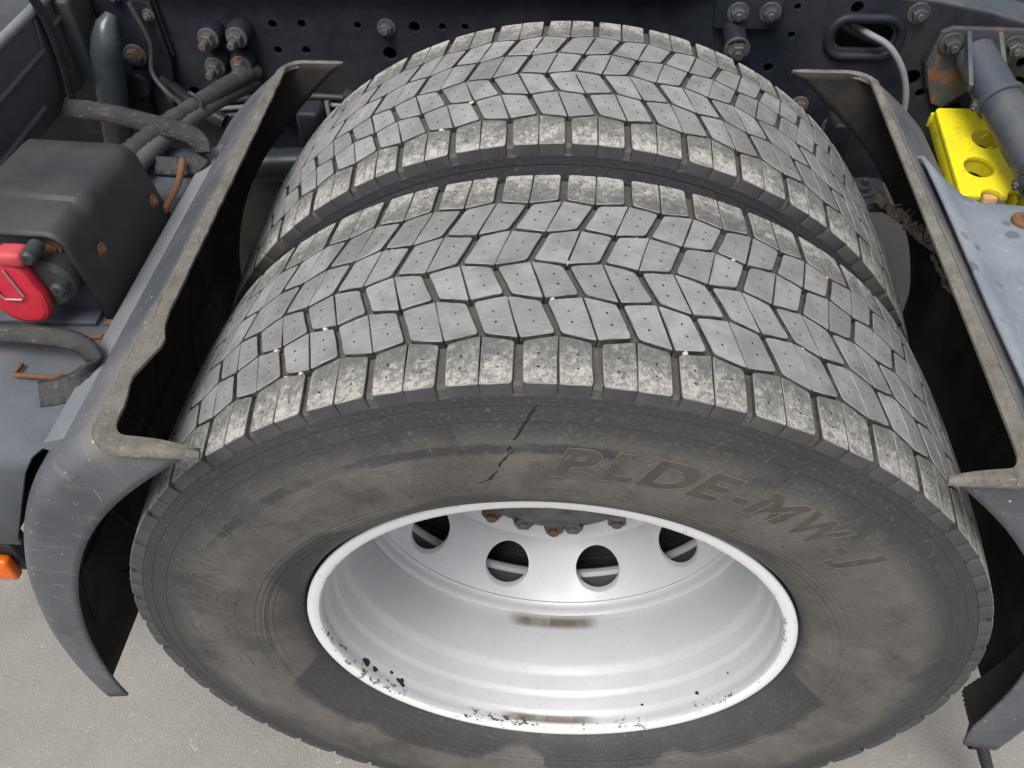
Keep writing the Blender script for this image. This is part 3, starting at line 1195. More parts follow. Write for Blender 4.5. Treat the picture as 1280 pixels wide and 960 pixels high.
mg_l = mudguard(-1, 'black mudguard with ragged dusty cut edge beside the red switch box', True, -.170)
mg_r = mudguard(1, 'black mudguard beside the pale blue plate and yellow chock', False, -.160)

# stiffening ribs inside the left mudguard (crossed), spray mat inside the right one
def arch_pt(side, th, y, r=None):
    if r is None:
        r = float(np.interp(th, [30, 37, 45, 57, 71, 81, 91, 103, 110], [.583, .583, .588, .609, .612, .615, .622, .632, .636])) - .004
    return Vector((side * r * math.sin(R(th)), y, .5 + r * math.cos(R(th))))
for k in range(4):
    for sg in (-1, 1):
        y0 = -.10 + .15 * k
        pts = [arch_pt(-1, 52 + 44 * q / 10, (y0 + .075 * q / 5 if sg > 0 else y0 + .15 - .075 * q / 5)) for q in range(11)]
        pts = [p for p in pts if -.15 < p.y < .52]
        if len(pts) > 2:
            link('rib', tube('rib', pts, .0035, M['fin'], 6), mg_l)
for th in (60, 74, 88):
    link('rib', tube('rib', [arch_pt(-1, th, y) for y in np.linspace(-.15, .52, 12)], .0035, M['fin'], 6), mg_l)
# a bolt end under the left mudguard
pg = link('push_pin', bolt_mesh('push_pin', M['rubber'], .006, .010, .004, .008), mg_l)
pg.location = arch_pt(-1, 97, -.02, .604) - world_loc(mg_l)
pg.rotation_euler = (0, 0, R(-90))
# spray mat: dimpled rubber sheet
V, F = [], []
NA, NB = 96, 20
mp = [(.606 * math.sin(R(t)), .5 + .606 * math.cos(R(t))) for t in range(78, 107, 2)] + [(.582 + .115 * q / 8, .333 - .245 * q / 8) for q in range(1, 9)]
mt = np.linspace(0, len(mp) - 1, NA + 1)
for i in range(NA + 1):
    x = float(np.interp(mt[i], range(len(mp)), [q[0] for q in mp]))
    z = float(np.interp(mt[i], range(len(mp)), [q[1] for q in mp]))
    for k in range(NB + 1):
        y = -.152 + .078 * k / NB
        d = .0040 if (i % 2 == 0 and k % 2 == 0) else 0
        V.append((x - d, y, z))
for i in range(NA):
    for k in range(NB):
        F.append((i * (NB + 1) + k, i * (NB + 1) + k + 1, (i + 1) * (NB + 1) + k + 1, (i + 1) * (NB + 1) + k))
sm_ = link('spray_mat', mesh('spray_mat', V, F, M['rubber']), mg_r)
so = sm_.modifiers.new('solid', 'SOLIDIFY')
so.thickness = .012
so.offset = 0
for k, y in enumerate((-.05, .10, .26, .41)):
    pts = [arch_pt(1, 56 + 34 * q / 10, y + .012 * q) for q in range(11)]
    link('fold', tube('fold', pts, .005, M['fin'], 8), mg_r)
knob = link('clip', lathe('clip', [(.001, -.010), (.016, -.010), (.020, -.004), (.021, .002)], M['rubber'], 24), mg_r)
knob.location = Vector((.600, -.115, .275)) - world_loc(mg_r)
knob.rotation_euler = (0, 0, R(75))

# ------------------------------------------------------------------ chassis rail
YR = .66
rail = thing('chassis_rail', (0, YR, .66), 'dark navy steel chassis rail with bolts and holes behind the wheels', 'chassis rail')
outl = [(-1.3, .66), (1.1, .66), (1.1, .80), (.80, .890), (.68, .926), (.60, .947), (.52, .962), (.40, .972), (-1.3, .972)]
holes = [circle(x, z, r) for x, z, r in (
    (-.464, .916, .0062), (-.418, .917, .0062), (-.464, .874, .0062), (-.419, .875, .0062), (-.331, .916, .0050), (-.243, .915, .0080), (-.200, .916, .0050), (-.286, .872, .0105),
    (-.165, .916, .005), (.324, .954, .0048), (.324, .912, .0052), (.409, .954, .0088), (.519, .848, .0125), (.539, .823, .0072), (.672, .876, .0085), (.676, .842, .0110), (.60, .80, .008), (-.12, .87, .007),
    (.30, .86, .007), (-.62, .80, .009))]
holes.append(roundrect(.388, .472, .892, .930, .018))
link('web', plate('web', outl, holes, .008, M['rail'], .001, Matrix.Translation((0, YR + .004, 0)) @ XZ), rail)
# top flange, following the web's upper edge
V, F = [], []
tp = [(-1.3, .972), (.40, .972), (.46, .968), (.52, .962), (.60, .947), (.68, .926), (.80, .890), (1.1, .80)]
for x, z in tp:
    V += [(x, YR + .0085, z - .010), (x, YR + .010, z - .002), (x, YR + .016, z + .003), (x, YR + .080, z + .003), (x, YR + .080, z - .005), (x, YR + .012, z - .012)]
for i in range(len(tp) - 1):
    for k in range(6):
        F.append((i * 6 + k, (i + 1) * 6 + k, (i + 1) * 6 + (k + 1) % 6, i * 6 + (k + 1) % 6))
link('top_flange', mesh('top_flange', V, F, M['tube'], True, None, 50), rail)
link('bottom_flange', bm_mesh('bottom_flange', box_bm(-1.3, 1.1, YR + .009, YR + .08, .655, .663, .002), M['rail']), rail)
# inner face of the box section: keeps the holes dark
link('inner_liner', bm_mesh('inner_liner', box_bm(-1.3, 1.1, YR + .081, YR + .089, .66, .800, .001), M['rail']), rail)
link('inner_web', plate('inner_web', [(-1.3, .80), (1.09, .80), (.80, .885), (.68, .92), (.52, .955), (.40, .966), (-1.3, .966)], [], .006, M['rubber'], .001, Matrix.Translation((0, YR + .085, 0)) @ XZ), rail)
# oval access hole rim
ov = [Vector((x, YR - .002, z)) for x, z in roundrect(.378, .482, .882, .940, .026, 8)]
link('oval_rim', tube('oval_rim', ov, .0070, M['rail'], 12, False, 40, True), rail)

b_long = bolt_mesh('bolt', M['bolt'], .0115, .0165, .016, .013)
b_mid = bolt_mesh('bolt', M['bolt'], .0100, .0145, .005, .009)
b_clean = bolt_mesh('bolt', M['bolt_clean'], .0105, .0160, .004, .010)
b_big = bolt_mesh('bolt', M['bolt_clean'], .0130, .0190, .006, .014)
boss = lathe('boss', [(.020, .0), (.020, -.020), (.0175, -.026), (.001, -.026)], M['rail'], 28)
for x, z in ((-.560, .905), (-.515, .907), (-.562, .858), (-.519, .861)):
    s = link('boss', boss, rail)
    s.location = Vector((x, YR, z)) - world_loc(rail)
    b = link('bolt', b_long, rail)
    b.location = Vector((x, YR - .026, z)) - world_loc(rail)
    b.rotation_euler = (0, rnd.uniform(0, 1), 0)
for x, z, me, dy in ((-.286, .914, b_mid, 0), (-.552, .812, b_mid, 0), (-.69, .965, b_mid, -.012), (.238, .949, b_clean, -.010), (.284, .950, b_clean, -.010), (.497, .948, b_clean, 0), (.660, .898, b_clean, 0), (.418, .765, b_mid, 0), (.36, .80, b_mid, 0)):
    b = link('bolt', me, rail)
    b.location = Vector((x, YR + dy, z)) - world_loc(rail)
    b.rotation_euler = (0, rnd.uniform(0, 1), 0)
# splice plate with the two bolts at upper right
link('splice_plate', plate('splice_plate', roundrect(.205, .300, .925, .972, .006), [], .010, M['rail'], .001, Matrix.Translation((0, YR - .006, 0)) @ XZ), rail)
# ledge line on the web
link('step_strip', bm_mesh('step_strip', box_bm(.405, .470, YR - .006, YR - .0005, .840, .846, .001), M['rail']), rail)
# raised dark bracket with a cap on the left
link('bracket', plate('bracket', [(-.755, .73), (-.66, .75), (-.635, .86), (-.640, .955), (-.70, .965), (-.76, .95)], [], .014, M['rail'], .003, Matrix.Translation((0, YR - .010, 0)) @ XZ), rail)
b = link('bolt', bolt_mesh('bolt', M['bolt'], .0135, .0185, .003, .010), rail)
b.location = Vector((-.690, YR - .018, .871)) - world_loc(rail)
cap = link('cap', lathe('cap', [(.001, -.030), (.018, -.030), (.0205, -.026), (.0205, -.004), (.010, .0)], M['rail'], 32), rail)
cap.location = Vector((-.690, YR - .016, .832)) - world_loc(rail)
link('cap_stem', tube('cap_stem', smooth_path([(-.692, YR - .022, .818), (-.694, YR - .026, .785), (-.697, YR - .03, .75)], 5), .009, M['rail'], 12), rail)
link('arm', tube('arm', smooth_path([(-.665, YR - .012, .83), (-.62, YR - .02, .79), (-.57, YR - .03, .765)], 5), .012, M['rail'], 12), rail)
# boss bolt standing off behind the tyre at upper right
st = link('standoff', tube('standoff', [Vector((.236, YR, .925)), Vector((.238, YR - .030, .918)), Vector((.239, YR - .046, .912))], .0165, M['rail'], 20), rail)
b = link('bolt', b_big, rail)
b.location = Vector((.239, YR - .046, .911)) - world_loc(rail)

# top plate lying over the rail
tpl = thing('top_plate', (0, .80, .972), 'grey-blue steel plate with rusty edge lying on the chassis rail', 'steel plate')
pl = plate('plate', [(-1.25, .640), (.155, .640), (.205, .652), (.290, .71), (.40, 1.05), (.40, 1.70), (-1.25, 1.70)], [], .007, M['top_plate'], .001, Matrix.Translation((0, 0, .9800)))  # rear stretch out of view is added to shade the ground
link('plate', pl, tpl)
link('rusty_edge', bm_mesh('rusty_edge', box_bm(-1.25, .155, .6360, .6395, .9745, .9825, .001), M['rail_edge']), tpl)

# ------------------------------------------------------------------ shelf on the left and what stands on it
ZS = .850
shelf = thing('side_shelf', (-.75, .1, ZS), 'weathered grey shelf panel beside the ragged mudguard', 'shelf')
prof = [(.300, ZS - .03), (.298, ZS), (-.080, ZS), (-.112, ZS - .003), (-.128, ZS - .012), (-.136, ZS - .030), (-.146, ZS - .14), (-.140, ZS - .16)]
prof = [(y, z) for y, z in prof]
V, F = [], []
for x in (-1.15, None):
    for y, z in prof:
        V.append((x if x else -math.sqrt(.620 ** 2 - (z - .5) ** 2) + (.012 if z > .84 else 0), y, z))
m = len(prof)
for k in range(m - 1):
    F.append((k, k + 1, m + k + 1, m + k))
sm = link('panel', mesh('panel', V, F, M['shelf'], True, None, 50), shelf)
so = sm.modifiers.new('solid', 'SOLIDIFY')
so.thickness = .004
link('tongue', bm_mesh('tongue', box_bm(-.585, -.487, .296, .415, ZS - .006, ZS, .002), M['inset']), shelf)
# raised strip that runs along the mudguard
V, F = [], []
ysr = np.linspace(-.125, .40, 24)
for y in ysr:
    V += [(-.505, y, ZS + .001), (-.498, y, ZS + .009), (-.470, y, ZS + .019), (-.462, y, ZS + .012), (-.470, y, ZS - .02)]
for i in range(len(ysr) - 1):
    for k in range(4):
        F.append((i * 5 + k, i * 5 + k + 1, (i + 1) * 5 + k + 1, (i + 1) * 5 + k))
F.append((0, 1, 2, 3, 4))
link('edge_strip', mesh('edge_strip', V, F, M['shelf'], True, None, 60), shelf)
link('underside', bm_mesh('underside', box_bm(-1.15, -.625, -.125, .2, .655, .688, .004), M['black']), shelf)

# amber lamp under the shelf
lamp = thing('side_marker_lamp', (-.70, -.105, .56), 'orange side marker lamp at the lower edge of the grey shelf', 'lamp')
link('lens', bm_mesh('lens', box_bm(-.76, -.672, -.108, -.092, .545, .588, .006, 3), M['orange']), lamp)
link('housing', bm_mesh('housing', box_bm(-.78, -.668, -.090, -.06, .540, .655, .006, 2), M['black']), lamp)

# dark panel wall on the far left
XP = -.75
pan = thing('storage_box', (XP - .1, .35, ZS), 'dark grey ribbed storage box side at the upper left corner', 'storage box')
bm = bmesh.new()
box_bm(XP - .25, XP, .12, .575, ZS + .004, .990, .006, 3, bm)
link('side_wall', bm_mesh('side_wall', bm, M['dpanel']), pan)
link('top_rim', tube('top_rim', [Vector((XP - .004, y, .992)) for y in np.linspace(.12, .60, 10)], .0075, M['shelf'], 12), pan)
for p0, p1 in (((.30, .940), (.505, .944)), ((.30, .880), (.455, .884)), ((.535, .958), (.60, .962)), ((.30, .862), (.33, .864))):
    link('rib', tube('rib', [Vector((XP + .001, p0[0], p0[1])), Vector((XP + .001, p1[0], p1[1]))], .0045, M['dpanel'], 10), pan)
link('rib', tube('rib', [Vector((XP + .001, .505, .944)), Vector((XP + .001, .515, .985))], .0035, M['dpanel'], 10), pan)
bm = bmesh.new()
box_bm(XP - .03, XP + .022, .575, .640, ZS - .08, .985, .006, 3, bm)
link('corner_post', bm_mesh('corner_post', bm, M['black']), pan)

# hanging strap on that panel
hp = smooth_path([(XP + .004, .528, 1.015), (XP + .006, .533, .980), (XP + .008, .531, .948), (XP + .012, .520, .906), (XP + .012, .510, .878), (XP + .014, .505, .862)], 6)
hs_ = link('rubber_strap', ribbon('rubber_strap', hp, lambda i: (0, 1, .1), .020, .005, M['strap']))
tag(hs_, 'dusty brown rubber strap hanging down the dark ribbed panel', 'strap')
# curled strap lying between panel and mudguard
cp = smooth_path([(-.738, .500, .868), (-.722, .462, .882), (-.680, .446, .888), (-.632, .434, .888), (-.580, .415, .888), (-.530, .395, .890), (-.500, .378, .888), (-.488, .360, .878), (-.500, .350, .866), (-.525, .350, .862), (-.556, .352, .862)], 7)
cs = link('rubber_strap', ribbon('rubber_strap', cp, lambda i: (.25, .7, .7), .026, .0055, M['strap'], lambda i: -.0015 if i % 3 == 0 else 0))
tag(cs, 'cracked rubber strap curling over the corrugated hoses', 'strap')
# lower strap
cp = smooth_path([(-.80, .03, .872), (-.66, .012, .876), (-.601, .004, .880), (-.545, -.001, .882), (-.507, -.006, .880), (-.486, -.020, .870), (-.492, -.042, .861), (-.512, -.056, .857), (-.532, -.062, .857)], 7)
cs2 = link('rubber_strap', ribbon('rubber_strap', cp, lambda i: (.2, .75, .6), lambda i: .021 if i < 34 else .021 + .008 * min(1, (i - 34) / 12), .0075, M['strap'], lambda i: -.0015 if i % 3 == 0 else 0))
tag(cs2, 'worn rubber strap with curled end in front of the red switch', 'strap')

# isolator housing
hx0, hx1, hy0, hy1, hz1 = -.640, -.520, .058, .256, .968
hb = thing('switch_housing', (-.62, .16, ZS), 'black plastic housing with rounded ribbed top around the red switch', 'switch box')
sec = [(hx1 + .010, ZS)]
for k in range(9):
    a = R(90 * k / 8)
    sec.append((hx1 - .016 + .016 * math.cos(a), hz1 - .016 + .016 * math.sin(a)))
sec.append((hx0, hz1 + .004))
ysl = [hy0, hy0 + .006, .100, .104, .122, .126, .142, .147, .162, .168, .235, .250, hy1]
drop = [.002, 0, 0, .004, .004, 0, 0, .006, .006, .007, .012, .015, .022]
V, F = [], []
for y, d in zip(ysl, drop):
    for i, (x, z) in enumerate(sec):
        fz = max(0, (z - ZS) / (hz1 - ZS))
        V.append((x - .25 * d * fz, y, z - d * fz))
m = len(sec)
for i in range(len(ysl) - 1):
    for k in range(m - 1):
        F.append((i * m + k, i * m + k + 1, (i + 1) * m + k + 1, (i + 1) * m + k))
F.append(tuple((len(ysl) - 1) * m + k for k in range(m)) + (len(V),))
V.append((hx0, hy1, ZS))
cov = link('cover', mesh('cover', V, F, M['black'], True, None, 45), hb)
so = cov.modifiers.new('solid', 'SOLIDIFY')
so.thickness = .005
so.offset = -1
link('inset_panel', plate('inset_panel', [(hx0, ZS + .002)] + [(x - .008, z - .007) for x, z in sec[:-1]] + [(hx0, hz1 - .007)], [circle(-.512 - .018, .903, .0035, 14)], .004, M['inset'], .001, Matrix.Translation((0, hy0 + .016, 0)) @ XZ), hb)
link('bottom_ledge', bm_mesh('bottom_ledge', box_bm(hx0, hx1 + .002, hy0 - .010, hy0 + .014, ZS + .001, ZS + .007, .002), M['inset']), hb)
for x, y, z, rz, s in ((-.541, .0705, .946, 0, 1.0), (-.5125, .105, .915, 90, .75), (-.5115, .238, .885, 90, .8)):
    b = link('rusty_screw', bolt_mesh('rusty_screw', M['rust'], .0075, .0115, .001, .003), hb)
    b.location = Vector((x, y, z)) - world_loc(hb)
    b.rotation_euler = (0, 0, R(rz))
    b.scale = (s, s, s)

# red isolator lever
sw = thing('battery_switch', (-.575, .045, .86), 'red battery isolator lever with wire loop in the black housing', 'switch')
out = []
for k in range(40):
    a = 2 * math.pi * k / 40
    rx, rz = .031, .043
    x = math.copysign(abs(math.cos(a)) ** .75, math.cos(a)) * rx
    z = math.copysign(abs(math.sin(a)) ** .75, math.sin(a)) * rz
    out.append((-.577 + x * (1 - .12 * (z > 0)), .914 + z))
link('lever', plate('lever', out, [], .016, M['red'], .006, Matrix.Translation((0, .036, 0)) @ XZ), sw)
link('lever_neck', bm_mesh('lever_neck', box_bm(-.578, -.548, .026, .050, .950, .968, .006, 3), M['red']), sw)
hubm = lathe('switch_body', [(.001, -.02), (.026, -.02), (.030, -.014), (.030, .02)], M['black'], 28)
h = link('switch_body', hubm, sw)
h.location = Vector((-.548, .062, .915)) - world_loc(sw)
for x, z in ((-.544, .960), (-.529, .918)):
    q = link('pivot', lathe('pivot', [(.001, -.011), (.006, -.011), (.0085, -.008), (.0085, .014)], M['black'], 18), sw)
    q.location = Vector((x, .040, z)) - world_loc(sw)
link('cable_end', tube('cable_end', [Vector((-.64, .04, .957)), Vector((-.60, .036, .959)), Vector((-.572, .034, .960))], .006, M['steel'], 12), sw)
wl = [(-.594, .945), (-.592, .915), (-.588, .908), (-.570, .908), (-.566, .913), (-.573, .948)]
link('wire_loop', tube('wire_loop', [Vector((x, .0262, z)) for x, z in wl], .0012, M['steel'], 8), sw)

# rusty rod and plate next to the housing
rod = link('rusty_rod', tube('rusty_rod', smooth_path([(-.506, .246, ZS + .016), (-.505, .30, ZS + .020), (-.512, .345, ZS + .026)], 5), .0045, M['rust'], 10))
tag(rod, 'thin rusty rod lying between the black housing and the mudguard', 'rod')
cl = link('rusty_clip', tube('rusty_clip', [Vector(p) for p in ((-.573, -.018, .8555), (-.573, -.034, .8555), (-.53, -.036, .8555), (-.522, -.030, .8555))], .0028, M['rust'], 8))
tag(cl, 'thin rusty wire clip under the curled strap on the shelf', 'clip')
for x, y, wd in ((-.543, .028, 'under the red lever'), (-.512, .032, 'at the front corner of the black housing'), (-.505, .055, 'against the side of the black housing')):
    q = link('rust_flake', bm_mesh('rust_flake', box_bm(x - .007, x + .007, y - .004, y + .004, ZS + .0002, ZS + .004, .0015, 1), M['rust']))
    tag(q, 'small flake of rust lying on the shelf ' + wd, 'rust flake', 'rust flakes on the shelf')

# hoses
def corr(i, L):
    return .0125 + (.0016 if i % 2 else 0)
p1 = smooth_path([(-.505, .65, .842), (-.515, .62, .850), (-.552, .50, .864), (-.585, .36, .878), (-.598, .30, .872), (-.61, .22, .86)], 16)
def hr1(i, L):
    return .0140 + (.0018 * (i % 2) if L > .20 else .0006 * math.sin(L * 300))
t1 = thing('corrugated_hose', (-.55, .5, .85), 'thick dark corrugated hose running from the chassis bolts to the black housing', 'hose')
link('pipe', tube('pipe', p1, hr1, M['hose'], 16), t1)
p2 = smooth_path([(-.508, .645, .828), (-.520, .60, .838), (-.545, .50, .856), (-.562, .40, .868), (-.572, .32, .874), (-.58, .27, .868)], 16)
def hr2(i, L):
    return .0115 + (.0013 * (i % 2) if L > .15 else 0)
t2 = thing('corrugated_hose', (-.55, .45, .84), 'thinner pale grey corrugated hose in front of the thick one', 'hose')
link('pipe', tube('pipe', p2, hr2, M['hose2'], 14), t2)
tie = link('cable_tie', tube('cable_tie', smooth_path([(-.562, .52, .872), (-.552, .505, .884), (-.538, .50, .872), (-.545, .49, .845), (-.565, .50, .842), (-.568, .52, .858), (-.560, .52, .874)], 5), .003, M['black'], 8))
tag(tie, 'black cable tie around the two corrugated hoses', 'cable tie')

# upright pipe
up = thing('upright_pipe', (-.70, .58, .70), 'glossy dark teal upright pipe beside the dark panel', 'pipe')
link('pipe', tube('pipe', [Vector((-.745, .58, .70)), Vector((-.725, .58, .80)), Vector((-.700, .58, .905)), Vector((-.694, .582, .925)), Vector((-.688, .59, .945)), Vector((-.682, .60, .955))], lambda i, L: .0235 if i < 3 else (.021, .016, .009)[i - 3], M['pipe'], 28, True, 60), up)

# ------------------------------------------------------------------ right side
ZP = .888
rp = thing('side_plate', (.72, .1, ZP), 'pale blue-grey plate with dark stains beside the mudguard', 'plate')
# gently folded sheet: slope by the mudguard, flat deck, raised fold at the back
NX, NY = 26, 22
V, F = [], []
for j in range(NY + 1):
    y = -.16 + (.325 + .16) * j / NY
    for i in range(NX + 1):
        f = i / NX
        x = .440 + (.95 - .440) * f
        z = ZP + .022 * max(0, 1 - (x - .440) / .045) ** 1.3 - .012 * max(0, (x - .60)) + .0012 * math.sin(9 * x + 20 * y)
        if j >= NY - 1:
            z += -.016 * (j - NY + 2) / 1.
        yy = y - .10 * max(0, x - .5) * (j / NY) + (.07 * max(0, 1 - (x - .44) / .05) * j / NY)
        V.append((x, yy, z))
for j in range(NY):
    for i in range(NX):
        a = j * (NX + 1) + i
        F.append((a, a + 1, a + NX + 2, a + NX + 1))
dk = link('deck', mesh('deck', V, F, M['plate'], True, None, 50), rp)
so = dk.modifiers.new('solid', 'SOLIDIFY')
so.thickness = .004
rv = lathe('rivet', [(.001, -.006), (.004, -.006), (.0045, -.0035), (.012, -.0030), (.0145, -.001), (.015, .002)], M['rust'], 28)
for x, y in ((.537, .243), (.70, .23), (.62, .05)):
    q = link('rivet', rv, rp)
    q.location = Vector((x, y, ZP + .003)) - world_loc(rp)
    q.rotation_euler = (R(-90), 0, 0)
# the outer face under the plate, in front (below right corner)
# support tube with flange plate
stb = thing('support_tube', (.60, .62, .84), 'slate grey tube bolted to the chassis rail by a rusty flange plate', 'support tube')
fo = [(.535, .925), (.550, .932), (.650, .930), (.661, .922), (.660, .905), (.640, .868), (.615, .845), (.575, .805), (.556, .812), (.545, .835), (.528, .880)]
link('flange_plate', plate('flange_plate', fo, [], .010, M['flange'], .002, Matrix.Translation((0, YR - .0065, 0)) @ XZ), stb)
for x, z in ((.553, .909), (.643, .906)):
    b = link('bolt', bolt_mesh('bolt', M['bolt_clean'], .0110, .0170, .006, .012), stb)
    b.location = Vector((x, YR - .012, z)) - world_loc(stb)
    b.rotation_euler = (0, .3, 0)
ax0, ax1 = Vector((.592, YR - .012, .893)), Vector((.672, .330, .795))
axd = (ax1 - ax0).normalized()
def along(d):
    return ax0 + axd * d
path = [along(d) for d in (0, .03, .06, .10, .16, .24, .33)]
link('tube', tube('tube', path, lambda i, L: .029, M['tube'], 32, True, 50), stb)
def collar(d, r, w):
    return tube('clamp', [along(d - w), along(d - w + .001), along(d + w - .001), along(d + w)], lambda i, L: r if i in (1, 2) else r - .002, M['tube'], 32, True, 30)
link('clamp', collar(.092, .0335, .005), stb)
link('clamp', collar(.232, .0330, .009), stb)
for d, sx, sz in ((.092, -.030, -.006), (.092, .030, .004), (.232, -.028, -.010), (.232, -.024, .014)):
    p = along(d) + Vector((sx, 0, sz))
    q = link('clamp_bolt', bolt_mesh('clamp_bolt', M['tube'], .0065, .0080, .003, .006), stb)
    q.location = p - world_loc(stb)
    q.rotation_euler = (R(20), 0, R(60 if sx > 0 else -40))
for x in (.573, .617):
    V = [(x - .003, YR - .011, .928), (x + .003, YR - .011, .928), (x + .003, YR - .011, .880), (x - .003, YR - .011, .880), (x - .006 if x < .6 else x, YR - .088, .884), (x if x < .6 else x + .006, YR - .088, .884), (x + .003, YR - .080, .872), (x - .003, YR - .080, .872)]
    F = [(0, 1, 5, 4), (1, 2, 6, 5), (2, 3, 7, 6), (3, 0, 4, 7), (4, 5, 6, 7), (0, 3, 2, 1)]
    link('gusset', mesh('gusset', V, F, M['tube'], False), stb)

# yellow chock
ch = thing('wheel_chock', (.63, .53, .70), 'bright yellow plastic wheel chock stowed below the support tube', 'wheel chock')
def chx(u, v):
    return (u, v)
out = roundrect(.560, .80, .452, .640, .008)
k0 = max(range(len(out)), key=lambda k: (out[k][1] < .455) * (1 - abs(out[k][0] - .568)))
notch = []
for cx in (.603, .640):
    notch += [(cx - .015 * math.cos(R(18 * q)), .452 + .015 * math.sin(R(18 * q))) for q in range(11)]
out = out[:k0 + 1] + notch + out[k0 + 1:]
hl = []
def ell(x, y, a, b, n=32):
    return [(x + a * math.cos(2 * math.pi * k / n), y + b * math.sin(2 * math.pi * k / n)) for k in range(n)]
hl = [ell(.598, .512, .021, .021), ell(.622, .572, .021, .021), ell(.70, .545, .02, .02)]
mx = Matrix.Translation((0, 0, .790)) @ Matrix.Rotation(R(8), 4, 'X') @ Matrix.Translation((0, 0, -.05))
mx = Matrix.Translation((0, .54, .790)) @ Matrix.Rotation(R(10), 4, 'X') @ Matrix.Translation((0, -.54, 0))
link('top', plate('top', out, hl, .010, M['yellow'], .002, mx), ch)
for x, y, r in ((.598, .512, .0225), (.622, .572, .0225)):
    V, F = [], []
    for k in range(32):
        a = 2 * math.pi * k / 32
        for q in (0, 1):
            p = mx @ Vector((x + r * math.cos(a), y + r * math.sin(a), -.004 - .022 * q))
            V.append(p)
    for k in range(32):
        k2 = (k + 1) % 32
        F.append((2 * k, 2 * k2, 2 * k2 + 1, 2 * k + 1))
    link('hole_sleeve', mesh('hole_sleeve', V, F, M['yellow']), ch)
for x0, x1, y0, y1 in ((.662, .802, .450, .456), (.558, .802, .636, .642), (.561, .566, .456, .636), (.640, .645, .456, .505), (.655, .660, .456, .636)):
    bm = box_bm(x0, x1, y0, y1, -.030, -.0055, .0015)
    bmesh.ops.transform(bm, matrix=mx, verts=bm.verts)
    link('rib', bm_mesh('rib', bm, M['yellow']), ch)
for k in range(9):
    x, y = .575 + .022 * (k % 4), .550 + .028 * (k // 4)
    bm = box_bm(-.0085, .0085, -.0014, .0014, .0045, .0064, .0008, 1)
    bmesh.ops.transform(bm, matrix=mx @ Matrix.Translation((x, y, 0)) @ Matrix.Rotation(R(35), 4, 'Z'), verts=bm.verts)
    link('grip_ridge', bm_mesh('grip_ridge', bm, M['yellow']), ch)
bm = box_bm(-.010, .010, -.012, .012, -.02, .0, .003, 2)
bmesh.ops.transform(bm, matrix=Matrix.Translation((.607, .470, .772)), verts=bm.verts)
tt = link('plastic_tab', bm_mesh('plastic_tab', bm, M['tan']))
tag(tt, 'small tan plastic tab between the yellow chock and the tube', 'tab')

# grey cable out of the oval hole
cb = link('cable', tube('cable', smooth_path([(.42, YR + .03, .915), (.435, YR - .006, .918), (.462, YR - .022, .908), (.487, YR - .03, .880), (.503, YR - .034, .845), (.510, YR - .036, .81), (.512, YR - .036, .775), (.50, YR - .03, .72)], 8), .0048, M['cable'], 12))
tag(cb, 'thin grey cable hanging out of the oval hole in the chassis rail', 'cable')
cb2 = link('cable', tube('cable', smooth_path([(.385, YR + .028, .922), (.41, YR + .026, .912), (.44, YR + .026, .898), (.48, YR + .028, .885)], 6), .006, M['black'], 12))
tag(cb2, 'black cable seen inside the oval hole of the chassis rail', 'cable')
cb3 = link('cable', tube('cable', smooth_path([(-.395, YR - .02, .80), (-.395, YR - .03, .76), (-.41, YR - .036, .735), (-.425, YR - .03, .70)], 8), .004, M['cable'], 10))
tag(cb3, 'thin grey cable hanging between the mudguard tip and inner tyre', 'cable')

# brackets low behind the inner tyre
br = thing('axle_bracket', (.46, .62, .66), 'dark blue bracket with rusty nut right of the inner tyre', 'bracket')
link('arm', bm_mesh('arm', box_bm(.415, .520, .570, .650, .660, .678, .006, 3), M['tube']), br)
link('upright', bm_mesh('upright', box_bm(.405, .440, .600, .652, .675, .800, .008, 3), M['rail']), br)
q = link('nut', bolt_mesh('nut', M['bolt'], .012, .0185, .010, .010), br)
q.location = Vector((.480, .605, .679)) - world_loc(br)
q.rotation_euler = (R(-90), 0, 0)
br2 = thing('axle_bracket', (-.47, .62, .66), 'dark rounded bracket seen between left mudguard and inner tyre', 'bracket')
link('arm', tube('arm', [Vector((-.54, .61, .695)), Vector((-.42, .61, .70))], .028, M['pipe'], 24, True, 40), br2)
link('upright', bm_mesh('upright', box_bm(-.44, -.40, .60, .652, .70, .80, .008, 3), M['rail']), br2)

# torn muddy liner strip at the right mudguard
P0, P1 = Vector((.462, .510, .725)), Vector((.520, .315, .765))
V, F = [], []
nn, mm = 34, 12
rg = random.Random(5)
for i in range(nn + 1):
    f = i / nn
    c = P0.lerp(P1, f)
    hw = .003 + .021 * min(1, f * 2.0)
    for k in range(mm + 1):
        g = k / mm * 2 - 1
        V.append(c + Vector((.25 * g * hw + rg.uniform(-.002, .002), .55 * g * hw + rg.uniform(-.003, .003), .018 * (1 - g * g) * rg.uniform(.1, 1.2) - .006 * g + rg.uniform(-.003, .003))))
for i in range(nn):
    for k in range(mm):
        a = i * (mm + 1) + k
        F.append((a, a + 1, a + mm + 2, a + mm + 1))
tl = thing('torn_liner', (.49, .41, .72), 'torn muddy liner strip hanging inside the mudguard next to the inner tyre', 'liner strip')
ts = link('strip', mesh('strip', V, F, M['torn'], True, None, 30), tl)
so = ts.modifiers.new('solid', 'SOLIDIFY')
so.thickness = .003
fr = smooth_path([(.500, .345, .755), (.508, .318, .748), (.513, .298, .742), (.521, .282, .740), (.534, .268, .748)], 6)
link('frayed_edge', tube('frayed_edge', [p + Vector((rg.uniform(-.002, .002), rg.uniform(-.002, .002), rg.uniform(-.002, .002))) for p in fr], lambda i, L: .0025 + .0015 * (i % 2), M['torn'], 6), tl)
